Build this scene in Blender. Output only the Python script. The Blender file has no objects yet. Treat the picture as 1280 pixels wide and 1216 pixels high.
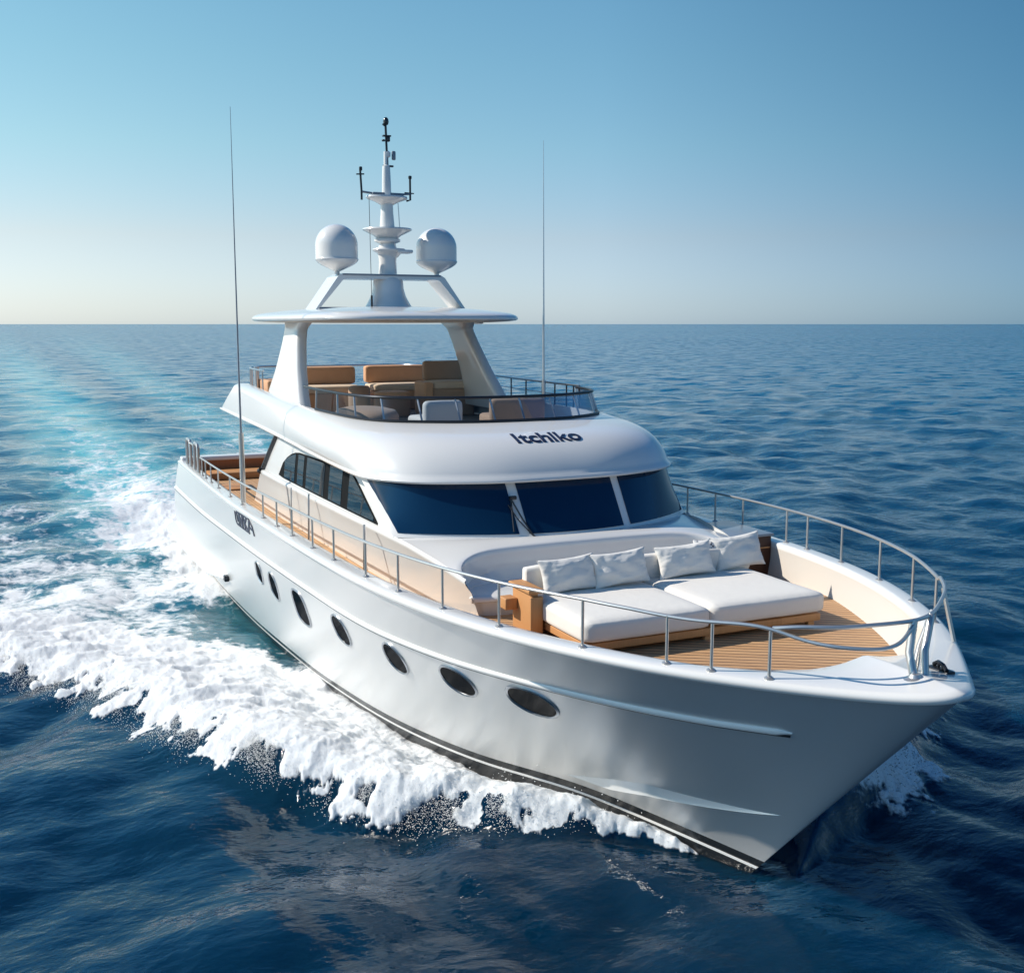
import bpy, bmesh, math, random
import numpy as np
from mathutils import Vector, Matrix, noise as mnoise

scene = bpy.context.scene
COL = scene.collection
random.seed(7)
RNG = np.random.default_rng(7)
R = math.radians

# ------------------------------------------------------------------ camera
cam_d = bpy.data.cameras.new('camera')
cam_d.lens = 1380.0 / 1280.0 * 36.0
cam_d.sensor_width = 36.0
cam_d.clip_start = 0.1
cam_d.clip_end = 60000.0
cam = bpy.data.objects.new('camera', cam_d)
COL.objects.link(cam)
CAM = Vector((9.378, -7.225, 6.0))
YAW, PITCH = R(24.7), math.atan(203.0 / 1380.0)
FWD = Vector((-math.cos(YAW) * math.cos(PITCH), math.sin(YAW) * math.cos(PITCH), -math.sin(PITCH)))
cam.location = CAM
cam.rotation_euler = FWD.to_track_quat('-Z', 'Y').to_euler()
scene.camera = cam

# ------------------------------------------------------------------ light
SUN_DIR = Vector((-0.39, -0.70, 0.59)).normalized()      # towards the sun
SUN_EL = math.asin(SUN_DIR.z)
world = bpy.data.worlds.new('World')
scene.world = world
world.use_nodes = True
wn = world.node_tree.nodes
wl = world.node_tree.links
bg = wn['Background']
sky = wn.new('ShaderNodeTexSky')
sky.sky_type = 'NISHITA'
sky.sun_disc = False
sky.sun_elevation = SUN_EL
sky.sun_rotation = math.atan2(SUN_DIR.x, SUN_DIR.y)
sky.altitude = 0.0
sky.air_density = 1.0
sky.dust_density = 0.3
sky.ozone_density = 6.0
# sky paler towards the sun, bluer away; unseen antisolar side lifted as added fill
tcw = wn.new('ShaderNodeTexCoord'); dpw = wn.new('ShaderNodeVectorMath'); dpw.operation = 'DOT_PRODUCT'
wl.new(tcw.outputs['Generated'], dpw.inputs[0]); dpw.inputs[1].default_value = Vector((SUN_DIR.x, SUN_DIR.y, 0)).normalized()
mrw = wn.new('ShaderNodeMapRange'); mrw.inputs['From Min'].default_value = -0.6; mrw.inputs['From Max'].default_value = 0.6
wl.new(dpw.outputs['Value'], mrw.inputs['Value'])
crw = wn.new('ShaderNodeValToRGB'); wl.new(mrw.outputs[0], crw.inputs[0])
ew = crw.color_ramp.elements
ew[0].position = 0.0; ew[0].color = (.40, .54, .62, 1)
ew[1].position = 1.0; ew[1].color = (1.06, 1.06, .94, 1)
for ps, cl in ((.10, (.34, .51, .60, 1)), (.18, (.30, .48, .585, 1)), (.5, (.83, .93, .93, 1)), (.86, (1.02, 1.04, .93, 1))):
    q = ew.new(ps); q.color = cl
mxw = wn.new('ShaderNodeMix'); mxw.data_type = 'RGBA'; mxw.blend_type = 'MULTIPLY'; mxw.inputs[0].default_value = 1.0
wl.new(sky.outputs['Color'], mxw.inputs[6]); wl.new(crw.outputs['Color'], mxw.inputs[7])
# sky tint by height: low haze, unseen band brightened as added fill, zenith dimmed
spw = wn.new('ShaderNodeSeparateXYZ'); wl.new(tcw.outputs['Generated'], spw.inputs[0])
mz = wn.new('ShaderNodeMapRange'); mz.inputs['From Min'].default_value = 0.0; mz.inputs['From Max'].default_value = 1.0
wl.new(spw.outputs['Z'], mz.inputs['Value'])
cz = wn.new('ShaderNodeValToRGB'); wl.new(mz.outputs[0], cz.inputs[0])
ez_ = cz.color_ramp.elements
ez_[0].position = 0.0; ez_[0].color = (.97, 1.02, 1.34, 1)
ez_[1].position = 1.0; ez_[1].color = (.42, .56, .68, 1)
for ps, cl in ((.02, (1.03, .99, 1.22, 1)), (.075, (1.22, .97, .95, 1)), (.15, (1.14, 1.10, .94, 1)), (.22, (1.07, 1.14, .95, 1)), (.30, (1.0, 1.16, .98, 1)), (.38, (.95, 1.45, 1.45, 1)), (.5, (.75, 1.35, 1.5, 1)), (.7, (.42, .70, .90, 1))):
    q = ez_.new(ps); q.color = cl
mxz = wn.new('ShaderNodeMix'); mxz.data_type = 'RGBA'; mxz.blend_type = 'MULTIPLY'; mxz.inputs[0].default_value = 1.0
wl.new(mxw.outputs[2], mxz.inputs[6]); wl.new(cz.outputs['Color'], mxz.inputs[7])
wl.new(mxz.outputs[2], bg.inputs['Color'])
bg.inputs['Strength'].default_value = 0.120
sun_d = bpy.data.lights.new('sun', 'SUN')
sun_d.energy = 4.4
sun_d.angle = R(0.5)
sun_d.color = (1.0, 0.93, 0.82)
sun = bpy.data.objects.new('sun', sun_d)
COL.objects.link(sun)
sun.rotation_euler = SUN_DIR.to_track_quat('Z', 'Y').to_euler()
sun.location = (-20, -30, 30)

scene.view_settings.view_transform = 'Standard'
scene.view_settings.look = 'None'
scene.view_settings.exposure = 0.30
scene.view_settings.gamma = 1.0
scene.cycles.max_bounces = 8
scene.cycles.use_denoising = True

# ------------------------------------------------------------------ helpers
def nodes(name):
    m = bpy.data.materials.new(name)
    m.use_nodes = True
    nt = m.node_tree
    return m, nt.nodes, nt.links, nt.nodes['Principled BSDF']

def bump(n, l, p, scale, strength, dist=0.01, detail=4.0, coord='Object', vec=None):
    tc = n.new('ShaderNodeTexCoord')
    nz = n.new('ShaderNodeTexNoise')
    nz.inputs['Scale'].default_value = scale
    nz.inputs['Detail'].default_value = detail
    l.new(vec if vec is not None else tc.outputs[coord], nz.inputs['Vector'])
    b = n.new('ShaderNodeBump')
    b.inputs['Strength'].default_value = strength
    b.inputs['Distance'].default_value = dist
    l.new(nz.outputs['Fac'], b.inputs['Height'])
    l.new(b.outputs['Normal'], p.inputs['Normal'])
    return nz

def vary(n, l, p, c1, c2, scale=3.0, detail=5.0):
    tc = n.new('ShaderNodeTexCoord')
    nz = n.new('ShaderNodeTexNoise')
    nz.inputs['Scale'].default_value = scale
    nz.inputs['Detail'].default_value = detail
    l.new(tc.outputs['Object'], nz.inputs['Vector'])
    mx = n.new('ShaderNodeMix'); mx.data_type = 'RGBA'
    mx.inputs[6].default_value = (*c1, 1); mx.inputs[7].default_value = (*c2, 1)
    l.new(nz.outputs['Fac'], mx.inputs[0])
    l.new(mx.outputs[2], p.inputs['Base Color'])

def paint(name, c1, c2, rough=0.22, coat=0.5, wav=0.0):
    m, n, l, p = nodes(name)
    vary(n, l, p, c1, c2, 0.9)
    p.inputs['Roughness'].default_value = rough
    p.inputs['Coat Weight'].default_value = coat
    p.inputs['Coat Roughness'].default_value = 0.06
    if wav:
        bump(n, l, p, 1.3, wav, 0.02, 1.0)
    return m

def fabric(name, c1, c2, wr=0.35):
    m, n, l, p = nodes(name)
    vary(n, l, p, c1, c2, 6.0)
    p.inputs['Roughness'].default_value = 0.92
    p.inputs['Sheen Weight'].default_value = 0.15
    bump(n, l, p, 9.0, wr, 0.02, 8.0)
    return m

def metal(name, c, rough, m_=1.0):
    m, n, l, p = nodes(name)
    vary(n, l, p, c, tuple(x * 0.85 for x in c), 7.0)
    p.inputs['Metallic'].default_value = m_
    p.inputs['Roughness'].default_value = rough
    return m

def glass_dark(name, c, rough=0.03):
    m, n, l, p = nodes(name)
    vary(n, l, p, c, tuple(x * 0.7 for x in c), 1.0)
    p.inputs['Roughness'].default_value = rough
    p.inputs['IOR'].default_value = 1.5
    return m

def teak(name, direction, width, c1, c2, gap=0.12):
    m, n, l, p = nodes(name)
    tc = n.new('ShaderNodeTexCoord')
    dn = n.new('ShaderNodeVectorMath'); dn.operation = 'DOT_PRODUCT'
    d = Vector(direction).normalized()
    perp = Vector((-d.y, d.x, 0))
    l.new(tc.outputs['Object'], dn.inputs[0]); dn.inputs[1].default_value = perp / width
    fr = n.new('ShaderNodeMath'); fr.operation = 'FRACT'
    l.new(dn.outputs['Value'], fr.inputs[0])
    lt = n.new('ShaderNodeMath'); lt.operation = 'LESS_THAN'
    l.new(fr.outputs[0], lt.inputs[0]); lt.inputs[1].default_value = gap
    fl = n.new('ShaderNodeMath'); fl.operation = 'FLOOR'
    l.new(dn.outputs['Value'], fl.inputs[0])
    wnz = n.new('ShaderNodeTexWhiteNoise'); wnz.noise_dimensions = '1D'
    l.new(fl.outputs[0], wnz.inputs['W'])
    mp = n.new('ShaderNodeMapping'); mp.vector_type = 'POINT'
    mp.inputs['Rotation'].default_value = (0, 0, -math.atan2(d.y, d.x))
    mp.inputs['Scale'].default_value = (1.5, 40.0, 1.5)
    l.new(tc.outputs['Object'], mp.inputs['Vector'])
    nz = n.new('ShaderNodeTexNoise'); nz.inputs['Scale'].default_value = 1.0; nz.inputs['Detail'].default_value = 5
    l.new(mp.outputs['Vector'], nz.inputs['Vector'])
    ad = n.new('ShaderNodeMath'); ad.operation = 'MULTIPLY_ADD'
    l.new(wnz.outputs['Value'], ad.inputs[0]); ad.inputs[1].default_value = 0.5
    l.new(nz.outputs['Fac'], ad.inputs[2])
    mx = n.new('ShaderNodeMix'); mx.data_type = 'RGBA'
    mx.inputs[6].default_value = (*c1, 1); mx.inputs[7].default_value = (*c2, 1)
    l.new(ad.outputs[0], mx.inputs[0])
    m2 = n.new('ShaderNodeMix'); m2.data_type = 'RGBA'
    l.new(lt.outputs[0], m2.inputs[0]); l.new(mx.outputs[2], m2.inputs[6])
    m2.inputs[7].default_value = (c1[0] * 0.2, c1[1] * 0.2, c1[2] * 0.2, 1)
    l.new(m2.outputs[2], p.inputs['Base Color'])
    p.inputs['Roughness'].default_value = 0.6
    b = n.new('ShaderNodeBump'); b.invert = True
    b.inputs['Strength'].default_value = 0.5; b.inputs['Distance'].default_value = 0.006
    l.new(lt.outputs[0], b.inputs['Height']); l.new(b.outputs['Normal'], p.inputs['Normal'])
    return m

M = {}
M['gel'] = paint('white_gelcoat', (0.75, 0.735, 0.71), (0.72, 0.705, 0.685))
M['lining'] = paint('cream_lining', (0.62, 0.57, 0.51), (0.59, 0.54, 0.485), 0.4, 0.1)
M['hull'] = paint('pearl_hull_paint', (0.85, 0.84, 0.82), (0.82, 0.815, 0.80), 0.16, 0.15, 0.0)
M['trim'] = paint('white_trim', (0.84, 0.83, 0.81), (0.80, 0.79, 0.77), 0.3, 0.3)
M['hull'].node_tree.nodes['Principled BSDF'].inputs['Metallic'].default_value = 0.60
M['hull'].node_tree.nodes['Principled BSDF'].inputs['Roughness'].default_value = 0.36
M['black'] = paint('black_paint', (0.012, 0.014, 0.016), (0.02, 0.022, 0.024), 0.25, 0.3)
M['blackm'] = metal('dark_metal', (0.03, 0.033, 0.04), 0.35, 0.6)
M['matte'] = paint('matte_black', (0.007, 0.008, 0.009), (0.010, 0.011, 0.012), 0.7, 0.0)
M['matte'].node_tree.nodes['Principled BSDF'].inputs['IOR'].default_value = 1.15
M['grey'] = paint('grey_paint', (0.22, 0.25, 0.29), (0.18, 0.21, 0.25), 0.3, 0.3)
M['chrome'] = metal('polished_steel', (0.60, 0.585, 0.56), 0.33, 0.75)
M['satin'] = metal('satin_steel', (0.55, 0.57, 0.6), 0.28)
M['wind'] = glass_dark('windscreen_glass', (0.003, 0.027, 0.072))
M['side'] = glass_dark('window_glass', (0.006, 0.018, 0.03))
def port_glass():
    m, n, l, p = nodes('porthole_glass')
    vary(n, l, p, (.004, .005, .007), (.002, .003, .005), 2.0)
    p.inputs['Specular IOR Level'].default_value = 0.0; p.inputs['Roughness'].default_value = 1.0
    df = n.new('ShaderNodeBsdfDiffuse'); df.inputs['Color'].default_value = (.004, .005, .008, 1)
    gl = n.new('ShaderNodeBsdfGlossy'); gl.inputs['Roughness'].default_value = .08
    mx = n.new('ShaderNodeMixShader'); mx.inputs[0].default_value = .045
    l.new(df.outputs[0], mx.inputs[1]); l.new(gl.outputs[0], mx.inputs[2]); l.new(mx.outputs[0], n['Material Output'].inputs['Surface'])
    return m
M['port'] = port_glass()
M['navy'] = paint('navy_lettering', (0.008, 0.010, 0.035), (0.01, 0.012, 0.04), 0.4, 0.1)
M['cush'] = fabric('white_upholstery', (0.74, 0.70, 0.645), (0.70, 0.66, 0.61), 0.25)
M['pill'] = fabric('white_pillow_linen', (0.77, 0.735, 0.685), (0.71, 0.675, 0.63), 0.4)
M['tan'] = fabric('tan_upholstery', (0.64, 0.355, 0.20), (0.57, 0.31, 0.17), 0.2)
M['taupe'] = fabric('taupe_upholstery', (0.46, 0.30, 0.205), (0.40, 0.26, 0.175), 0.2)
M['cream'] = fabric('cream_upholstery', (0.68, 0.53, 0.39), (0.62, 0.48, 0.35), 0.2)
M['teak'] = teak('foredeck_teak', (1.05, 1.7), 0.105, (0.44, 0.235, 0.11), (0.58, 0.345, 0.175), 0.2)
M['teak2'] = teak('side_deck_teak', (1, 0), 0.075, (0.47, 0.255, 0.115), (0.60, 0.36, 0.18), 0.1)
M['wood'] = teak('varnished_wood', (1, 0), 0.6, (0.42, 0.19, 0.065), (0.56, 0.28, 0.11), 0.0)
M['mahog'] = teak('mahogany_panel', (0, 1), 0.9, (0.33, 0.115, 0.04), (0.43, 0.16, 0.058), 0.015)
M['floor'] = paint('fly_deck_floor', (0.40, 0.36, 0.31), (0.36, 0.32, 0.28), 0.7, 0.0)
M['liner'] = paint('warm_headliner', (0.70, 0.62, 0.52), (0.66, 0.58, 0.48), 0.5, 0.0)

def tinted():
    m, n, l, p = nodes('tinted_screen_glass')
    out = n['Material Output']
    tr = n.new('ShaderNodeBsdfTransparent'); tr.inputs['Color'].default_value = (0.50, 0.57, 0.65, 1)
    gl = n.new('ShaderNodeBsdfGlossy'); gl.inputs['Roughness'].default_value = 0.02
    fr = n.new('ShaderNodeFresnel'); fr.inputs['IOR'].default_value = 1.5
    tc = n.new('ShaderNodeTexCoord'); nz = n.new('ShaderNodeTexNoise'); nz.inputs['Scale'].default_value = 0.6
    b = n.new('ShaderNodeBump'); b.inputs['Strength'].default_value = 0.03
    l.new(tc.outputs['Object'], nz.inputs['Vector']); l.new(nz.outputs['Fac'], b.inputs['Height'])
    l.new(b.outputs['Normal'], gl.inputs['Normal'])
    mx = n.new('ShaderNodeMixShader')
    hf = n.new('ShaderNodeMath'); hf.operation = 'MULTIPLY'; hf.inputs[1].default_value = .45
    l.new(fr.outputs[0], hf.inputs[0]); l.new(hf.outputs[0], mx.inputs[0]); l.new(tr.outputs[0], mx.inputs[1]); l.new(gl.outputs[0], mx.inputs[2])
    l.new(mx.outputs[0], out.inputs['Surface'])
    return m
M['tint'] = tinted()

def link(name, verts, faces, mat, parent=None, smooth=True, angle=40):
    me = bpy.data.meshes.new(name)
    me.from_pydata([tuple(map(float, v)) for v in verts], [], [tuple(f) for f in faces])
    me.validate()
    bm = bmesh.new(); bm.from_mesh(me)
    bmesh.ops.remove_doubles(bm, verts=bm.verts, dist=1e-5)
    bmesh.ops.recalc_face_normals(bm, faces=bm.faces)
    if smooth:
        for f in bm.faces:
            f.smooth = True
        for e in bm.edges:
            if len(e.link_faces) == 2 and e.calc_face_angle(0) > R(angle):
                e.smooth = False
    bm.to_mesh(me); bm.free()
    me.materials.append(mat if not isinstance(mat, str) else M[mat])
    o = bpy.data.objects.new(name, me)
    COL.objects.link(o)
    if parent is not None:
        o.parent = parent
        if parent.get('world_parts'):
            o.matrix_parent_inverse = Matrix.Translation(-Vector(parent.location))
    return o

class MB:
    def __init__(s): s.v = []; s.f = []
    def add(s, v, f):
        b = len(s.v); s.v += [tuple(x) for x in v]; s.f += [tuple(i + b for i in q) for q in f]; return s
    def build(s, name, mat, parent=None, **k): return link(name, s.v, s.f, mat, parent, **k)
    def grid(s, P, cu=False, cv=False):
        P = np.asarray(P, float); n, m = P.shape[:2]; F = []
        for i in range(n if cu else n - 1):
            for j in range(m if cv else m - 1):
                F.append((i * m + j, ((i + 1) % n) * m + j, ((i + 1) % n) * m + (j + 1) % m, i * m + (j + 1) % m))
        return s.add(P.reshape(-1, 3), F)
    def tube(s, pts, r, n=8, cap=True):
        P = [Vector(p) for p in pts]
        rr = r if hasattr(r, '__len__') else [r] * len(P)
        T = []
        for i in range(len(P)):
            a = P[max(i - 1, 0)]; b = P[min(i + 1, len(P) - 1)]
            T.append((b - a).normalized())
        up = Vector((0, 0, 1)) if abs(T[0].z) < 0.9 else Vector((1, 0, 0))
        N = (up - T[0] * up.dot(T[0])).normalized()
        rows = []
        for i in range(len(P)):
            N = (N - T[i] * N.dot(T[i])).normalized(); B = T[i].cross(N)
            rows.append([P[i] + (N * math.cos(a) + B * math.sin(a)) * rr[i] for a in [2 * math.pi * k / n for k in range(n)]])
        b = len(s.v)
        s.grid(np.array([[tuple(q) for q in row] for row in rows]), cv=True)
        if cap:
            s.f.append(tuple(b + k for k in range(n))[::-1]); s.f.append(tuple(b + (len(P) - 1) * n + k for k in range(n)))
        return s
    def lathe(s, prof, c, n=32, sx=1.0, sy=1.0):
        rows = [[(c[0] + max(r, 1e-4) * sx * math.cos(a), c[1] + max(r, 1e-4) * sy * math.sin(a), z) for a in [2 * math.pi * k / n for k in range(n)]] for r, z in prof]
        b = len(s.v)
        s.grid(np.array(rows), cv=True)
        s.f.append(tuple(b + k for k in range(n))); s.f.append(tuple(b + (len(prof) - 1) * n + k for k in range(n)))
        return s
    def box(s, c, d, bev=0.0, seg=3, rot=None):
        bm = bmesh.new()
        bmesh.ops.create_cube(bm, size=1.0)
        for v in bm.verts: v.co = Vector((v.co.x * d[0], v.co.y * d[1], v.co.z * d[2]))
        if bev > 0:
            bmesh.ops.bevel(bm, geom=list(bm.edges), offset=bev, segments=seg, profile=0.5, affect='EDGES')
        bm.verts.index_update()
        mt = rot if rot is not None else Matrix.Identity(3)
        V = [tuple(mt @ v.co + Vector(c)) for v in bm.verts]
        F = [tuple(v.index for v in f.verts) for f in bm.faces]
        bm.free()
        return s.add(V, F)
    def prism(s, poly, off):
        """polygon (list of 3D points) extruded by the vector off"""
        n = len(poly); o = Vector(off)
        V = [tuple(p) for p in poly] + [tuple(Vector(p) + o) for p in poly]
        F = [tuple(range(n))[::-1], tuple(range(n, 2 * n))] + [(i, (i + 1) % n, n + (i + 1) % n, n + i) for i in range(n)]
        return s.add(V, F)

def empty(name, loc, label=None, cat=None, group=None):
    o = bpy.data.objects.new(name, None); COL.objects.link(o)
    o.location = loc; o.empty_display_size = 0.2
    if label: o['label'] = label
    if cat: o['category'] = cat
    if group: o['group'] = group
    return o

def tag(o, label=None, cat=None, group=None, kind=None):
    if label: o['label'] = label
    if cat: o['category'] = cat
    if group: o['group'] = group
    if kind: o['kind'] = kind
    return o

def fan(pts, z=None):
    """centre fan over a closed outline"""
    P = np.asarray(pts, float); c = P.mean(0)
    V = [tuple(c)] + [tuple(p) for p in P]; n = len(P)
    return V, [(0, 1 + i, 1 + (i + 1) % n) for i in range(n)]

# ------------------------------------------------------------------ hull shape
def spline(xs, ys, q):
    xs = np.asarray(xs, float); ys = np.asarray(ys, float); q = np.asarray(q, float)
    n = len(xs); h = np.diff(xs); A = np.zeros((n, n)); r = np.zeros(n); A[0, 0] = A[-1, -1] = 1
    for i in range(1, n - 1):
        A[i, i - 1] = h[i - 1]; A[i, i] = 2 * (h[i - 1] + h[i]); A[i, i + 1] = h[i]
        r[i] = 6 * ((ys[i + 1] - ys[i]) / h[i] - (ys[i] - ys[i - 1]) / h[i - 1])
    m = np.linalg.solve(A, r)
    i = np.clip(np.searchsorted(xs, q) - 1, 0, n - 2); H = h[i]; a = xs[i + 1] - q; b = q - xs[i]
    return m[i] * a**3 / (6 * H) + m[i + 1] * b**3 / (6 * H) + (ys[i] / H - m[i] * H / 6) * a + (ys[i + 1] / H - m[i + 1] * H / 6) * b
UK = np.linspace(0, 1, 9)
SY = [2.908, 3.21, 3.404, 3.414, 3.307, 2.853, 1.86, 0.69, 0.0]
SZ = [2.23, 2.459, 2.619, 2.721, 2.776, 2.798, 2.80, 2.82, 2.90]
def umap(u): return 1 - (1 - u)**1.8
def sheer(u):
    u = np.asarray(u, float)
    x = -22.2 + 25.0 * umap(u)
    return x, np.maximum(spline(UK, SY, u), 0), spline(UK, SZ, u)
BX = [-22.4, -18, -13.9, -11.9, -9.9, -8.3, -7.4, -5.7, -4.5, -3.6, -2.7, -1.5, -.66, .25]
BY = [2.98, 3.04, 3.01, 2.94, 2.81, 2.67, 2.55, 2.24, 1.88, 1.5, 1.0, .53, .27, 0]
def bottom(u):
    u = np.asarray(u, float); x = -22.4 + 22.65 * umap(u)
    return x, np.maximum(spline(BX, BY, x), 0), np.full_like(x, .2)
def hull(u, v, side=-1):
    u = np.asarray(u, float); v = np.asarray(v, float)
    xs, ys, zs = sheer(u); xb, yb, zb = bottom(u)
    y = yb + (ys - yb) * v + .10 * np.clip(1 - u * 1.6, 0, 1) * np.sin(np.pi * v)
    x = xb + (xs - xb) * v; z = zb + (zs - zb) * v
    return np.stack(np.broadcast_arrays(x, side * y, z), -1)
def hull_normal(u, v, side=-1):
    e = 1e-3
    a = hull(u + e, v, side) - hull(u - e, v, side); b = hull(u, v + e, side) - hull(u, v - e, side)
    n = np.cross(a, b); n /= np.linalg.norm(n, axis=-1, keepdims=True)
    return np.where((n[..., 1] * side < 0)[..., None], -n, n)
_ut = np.linspace(0, 1, 2000); _xt = sheer(_ut)[0]
def u_of(x): return np.interp(x, _xt, _ut)
def sheer_at(x):
    X, Y, Z = sheer(u_of(np.asarray(x, float))); return Y, Z

yacht = empty('motor_yacht', (-10, 0, 0), 'large white motor yacht with flybridge running at speed towards the right', 'yacht')
inv = Matrix.Translation((10, 0, 0))
def part(o, parent=None):
    o.parent = parent or yacht
    if (parent or yacht) is yacht:
        o.matrix_parent_inverse = inv
    return o

uu = np.concatenate([np.linspace(0, 0.9, 91)[:-1], np.linspace(0.9, 1, 24)])
vv = np.linspace(0, 1, 25)
U, V = np.meshgrid(uu, vv, indexing='ij')
S = hull(U, V, -1); Pt = hull(U, V, 1)
mb = MB()
mb.grid(S); mb.grid(Pt)
mb.grid(np.stack([S[0], np.stack([S[0, :, 0], 0 * S[0, :, 1], S[0, :, 2]], -1), Pt[0]]))
hull_o = part(mb.build('hull', 'hull', angle=50))
# boot stripe and underbody
def under(z, side):
    x, y, _ = bottom(uu)
    f = 1 - (0.2 - z) * 0.16
    return np.stack([x - (0.2 - z) * 0.95 * umap(uu)**6, side * y * f, np.full_like(x, z)], -1)
mb = MB()
for s in (-1, 1):
    mb.grid(np.stack([under(z, s) for z in (0.2, 0.12, 0.0, -0.5, -1.2)], 1))
a, b = under(-1.2, -1)[0], under(-1.2, 1)[0]
a2, b2 = under(0.2, -1)[0], under(0.2, 1)[0]
mb.add([a, b, b2, a2], [(0, 1, 2, 3)])
part(mb.build('boot_stripe', 'black', angle=60), hull_o)
mb = MB()
for s in (-1, 1):
    p0 = under(0.095, s); p1 = under(0.06, s); q = np.array([0, s * 0.006, 0])
    mb.grid(np.stack([p0 - q, p0 + q, p1 + q, p1 - q], 1), cv=True)
part(mb.build('pin_stripe', 'trim'), hull_o)
# rub rail: half round moulding along the topsides
for s in (-1, 1):
    mb = MB(); ur = np.concatenate([np.linspace(0.002, 0.80, 120), np.linspace(0.805, 0.857, 14)])
    vr = np.interp(ur, [0, .13, .25, .45, .5, .7, .857], [.64, .665, .712, .714, .69, .73, .765])
    vr = np.convolve(np.pad(vr, 6, mode='edge'), np.ones(13) / 13, 'valid')
    P = hull(ur, vr, s); N = hull_normal(ur, vr, s)
    D = hull(ur, vr + .02, s) - hull(ur, vr - .02, s); D /= np.linalg.norm(D, axis=-1, keepdims=True)
    w = np.interp(ur, [0, .845, .857], [1, 1, .25])[:, None]
    rows = [P + D * (0.05 * math.cos(t)) * w + N * (0.042 * math.sin(t) - 0.006) * w for t in np.linspace(0, math.pi, 9)]
    mb.grid(np.stack(rows, 1)); mb.build('rub_rail', 'trim', hull_o)
    # thin dark strip along its lower edge
    mb = MB(); mb.tube([tuple(p) for p in (P - D * 0.046 + N * 0.014)], 0.012, 6); mb.build('rub_strip', 'blackm', hull_o)
# stern spray ledge and bow knuckle
for s in (-1, 1):
    mb = MB(); ur = np.linspace(0.0, 0.222, 40); vr = np.interp(ur, [0, .11, .222], [.10, .135, .20])
    P = hull(ur, vr, s); N = hull_normal(ur, vr, s)
    w = np.interp(ur, [0, .02, .19, .222], [0.9, 1, 1, .35])[:, None]
    up = np.array([0, 0, 1.0]); out = np.array([0, s * 1.0, 0])
    prof = [(0.0, 0.13), (0.14, 0.10), (0.27, 0.04), (0.31, -0.03), (0.27, -0.08), (0.0, -0.14)]
    mb.grid(np.stack([P + out * (a_ * w) + up * (b_ * w) for a_, b_ in prof], 1))
    e0 = len(mb.v); mb.add([tuple(P[-1] + out * a_ * .35 + up * b_ * .35) for a_, b_ in prof], [tuple(range(6))])
    mb.add([tuple(P[0] + out * a_ * .9 + up * b_ * .9) for a_, b_ in prof], [tuple(range(6))])
    mb.build('spray_ledge', 'gel', hull_o, angle=30)
    p = P[-1]
    MB().box(tuple(p + out * 0.05 + np.array([0.05, 0, -0.0])), (0.16, 0.10, 0.13), 0.02).build('ledge_fitting', 'blackm', hull_o)
    mb = MB(); ur = np.linspace(0.685, 0.915, 50)
    vr = np.interp(ur, [.685, .72, .765, .848, .915], [.055, .105, .18, .245, .292])
    P = hull(ur, vr, s); N = hull_normal(ur, vr, s)
    t = (ur - .685) / .23; w = (np.clip(t * 5, 0, 1) * np.clip((1 - t) * 1.5, 0, 1))[:, None]
    D = hull(ur, vr + .02, s) - hull(ur, vr - .02, s); D /= np.linalg.norm(D, axis=-1, keepdims=True)
    mb.grid(np.stack([P + D * 0.16 * w - N * 0.004, P + D * 0.05 * w + N * 0.05 * w, P + N * 0.085 * w, P - D * 0.05 * w - N * 0.004], 1))
    mb.build('bow_knuckle', 'hull', hull_o, angle=25)

# portholes draped on the topsides
def drape(u0, v0, a, b, side, lift):
    """local offsets a (along the hull, m) and b (up, m) on the hull surface"""
    e = 1e-3
    tu = (hull(u0 + e, v0, side) - hull(u0 - e, v0, side)) / (2 * e); tv = (hull(u0, v0 + e, side) - hull(u0, v0 - e, side)) / (2 * e)
    T = tu / np.linalg.norm(tu); N = hull_normal(u0, v0, side); B = np.cross(N, T); B = B if B[2] > 0 else -B
    A = np.stack([[tu @ T, tv @ T], [tu @ B, tv @ B]])
    d = np.linalg.solve(A, np.stack([a, b]))
    u = u0 + d[0]; v = v0 + d[1]
    return hull(u, v, side) + hull_normal(u, v, side) * np.asarray(lift)[..., None]
PORTS = [(.3242, .555, .20, .20, 2.1), (.3556, .528, .23, .25, 2.1), (.4089, .512, .32, .30, 2.9), (.4763, .542, .26, .245, 2.2),
         (.5464, .548, .24, .25, 2.1), (.6091, .572, .29, .25, 2.1), (.6691, .590, .34, .27, 2.1)]
for s in (-1, 1):
    for (u0, v0, ra, rb, ex) in PORTS:
        th = np.linspace(0, 2 * math.pi, 49)[:-1]
        ca = np.sign(np.cos(th)) * np.abs(np.cos(th))**(2 / ex); sa = np.sign(np.sin(th)) * np.abs(np.sin(th))**(2 / ex)
        # slightly leaning forward at the top
        ring = lambda k, l: drape(u0, v0, ra * k * ca + 0.10 * rb * k * sa, rb * k * sa, s, np.full(48, l))
        ctr = Vector(hull(u0, v0, s))
        root = MB().grid(np.stack([ring(1.13, -0.004), ring(1.13, 0.014), ring(1.06, 0.024), ring(1.0, 0.012), ring(.99, -0.012)]), cv=True)
        root = part(root.build('porthole', 'satin'))
        mbp = MB(); Vp = np.concatenate([drape(u0, v0, np.zeros(1), np.zeros(1), s, np.array([.006])), ring(.5, .006), ring(.995, .006)])
        F = [(0, 1 + i, 1 + (i + 1) % 48) for i in range(48)] + [(1 + i, 49 + i, 49 + (i + 1) % 48, 1 + (i + 1) % 48) for i in range(48)]
        mbp.add(Vp, F); mbp.build('pane', 'port', root)

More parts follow.
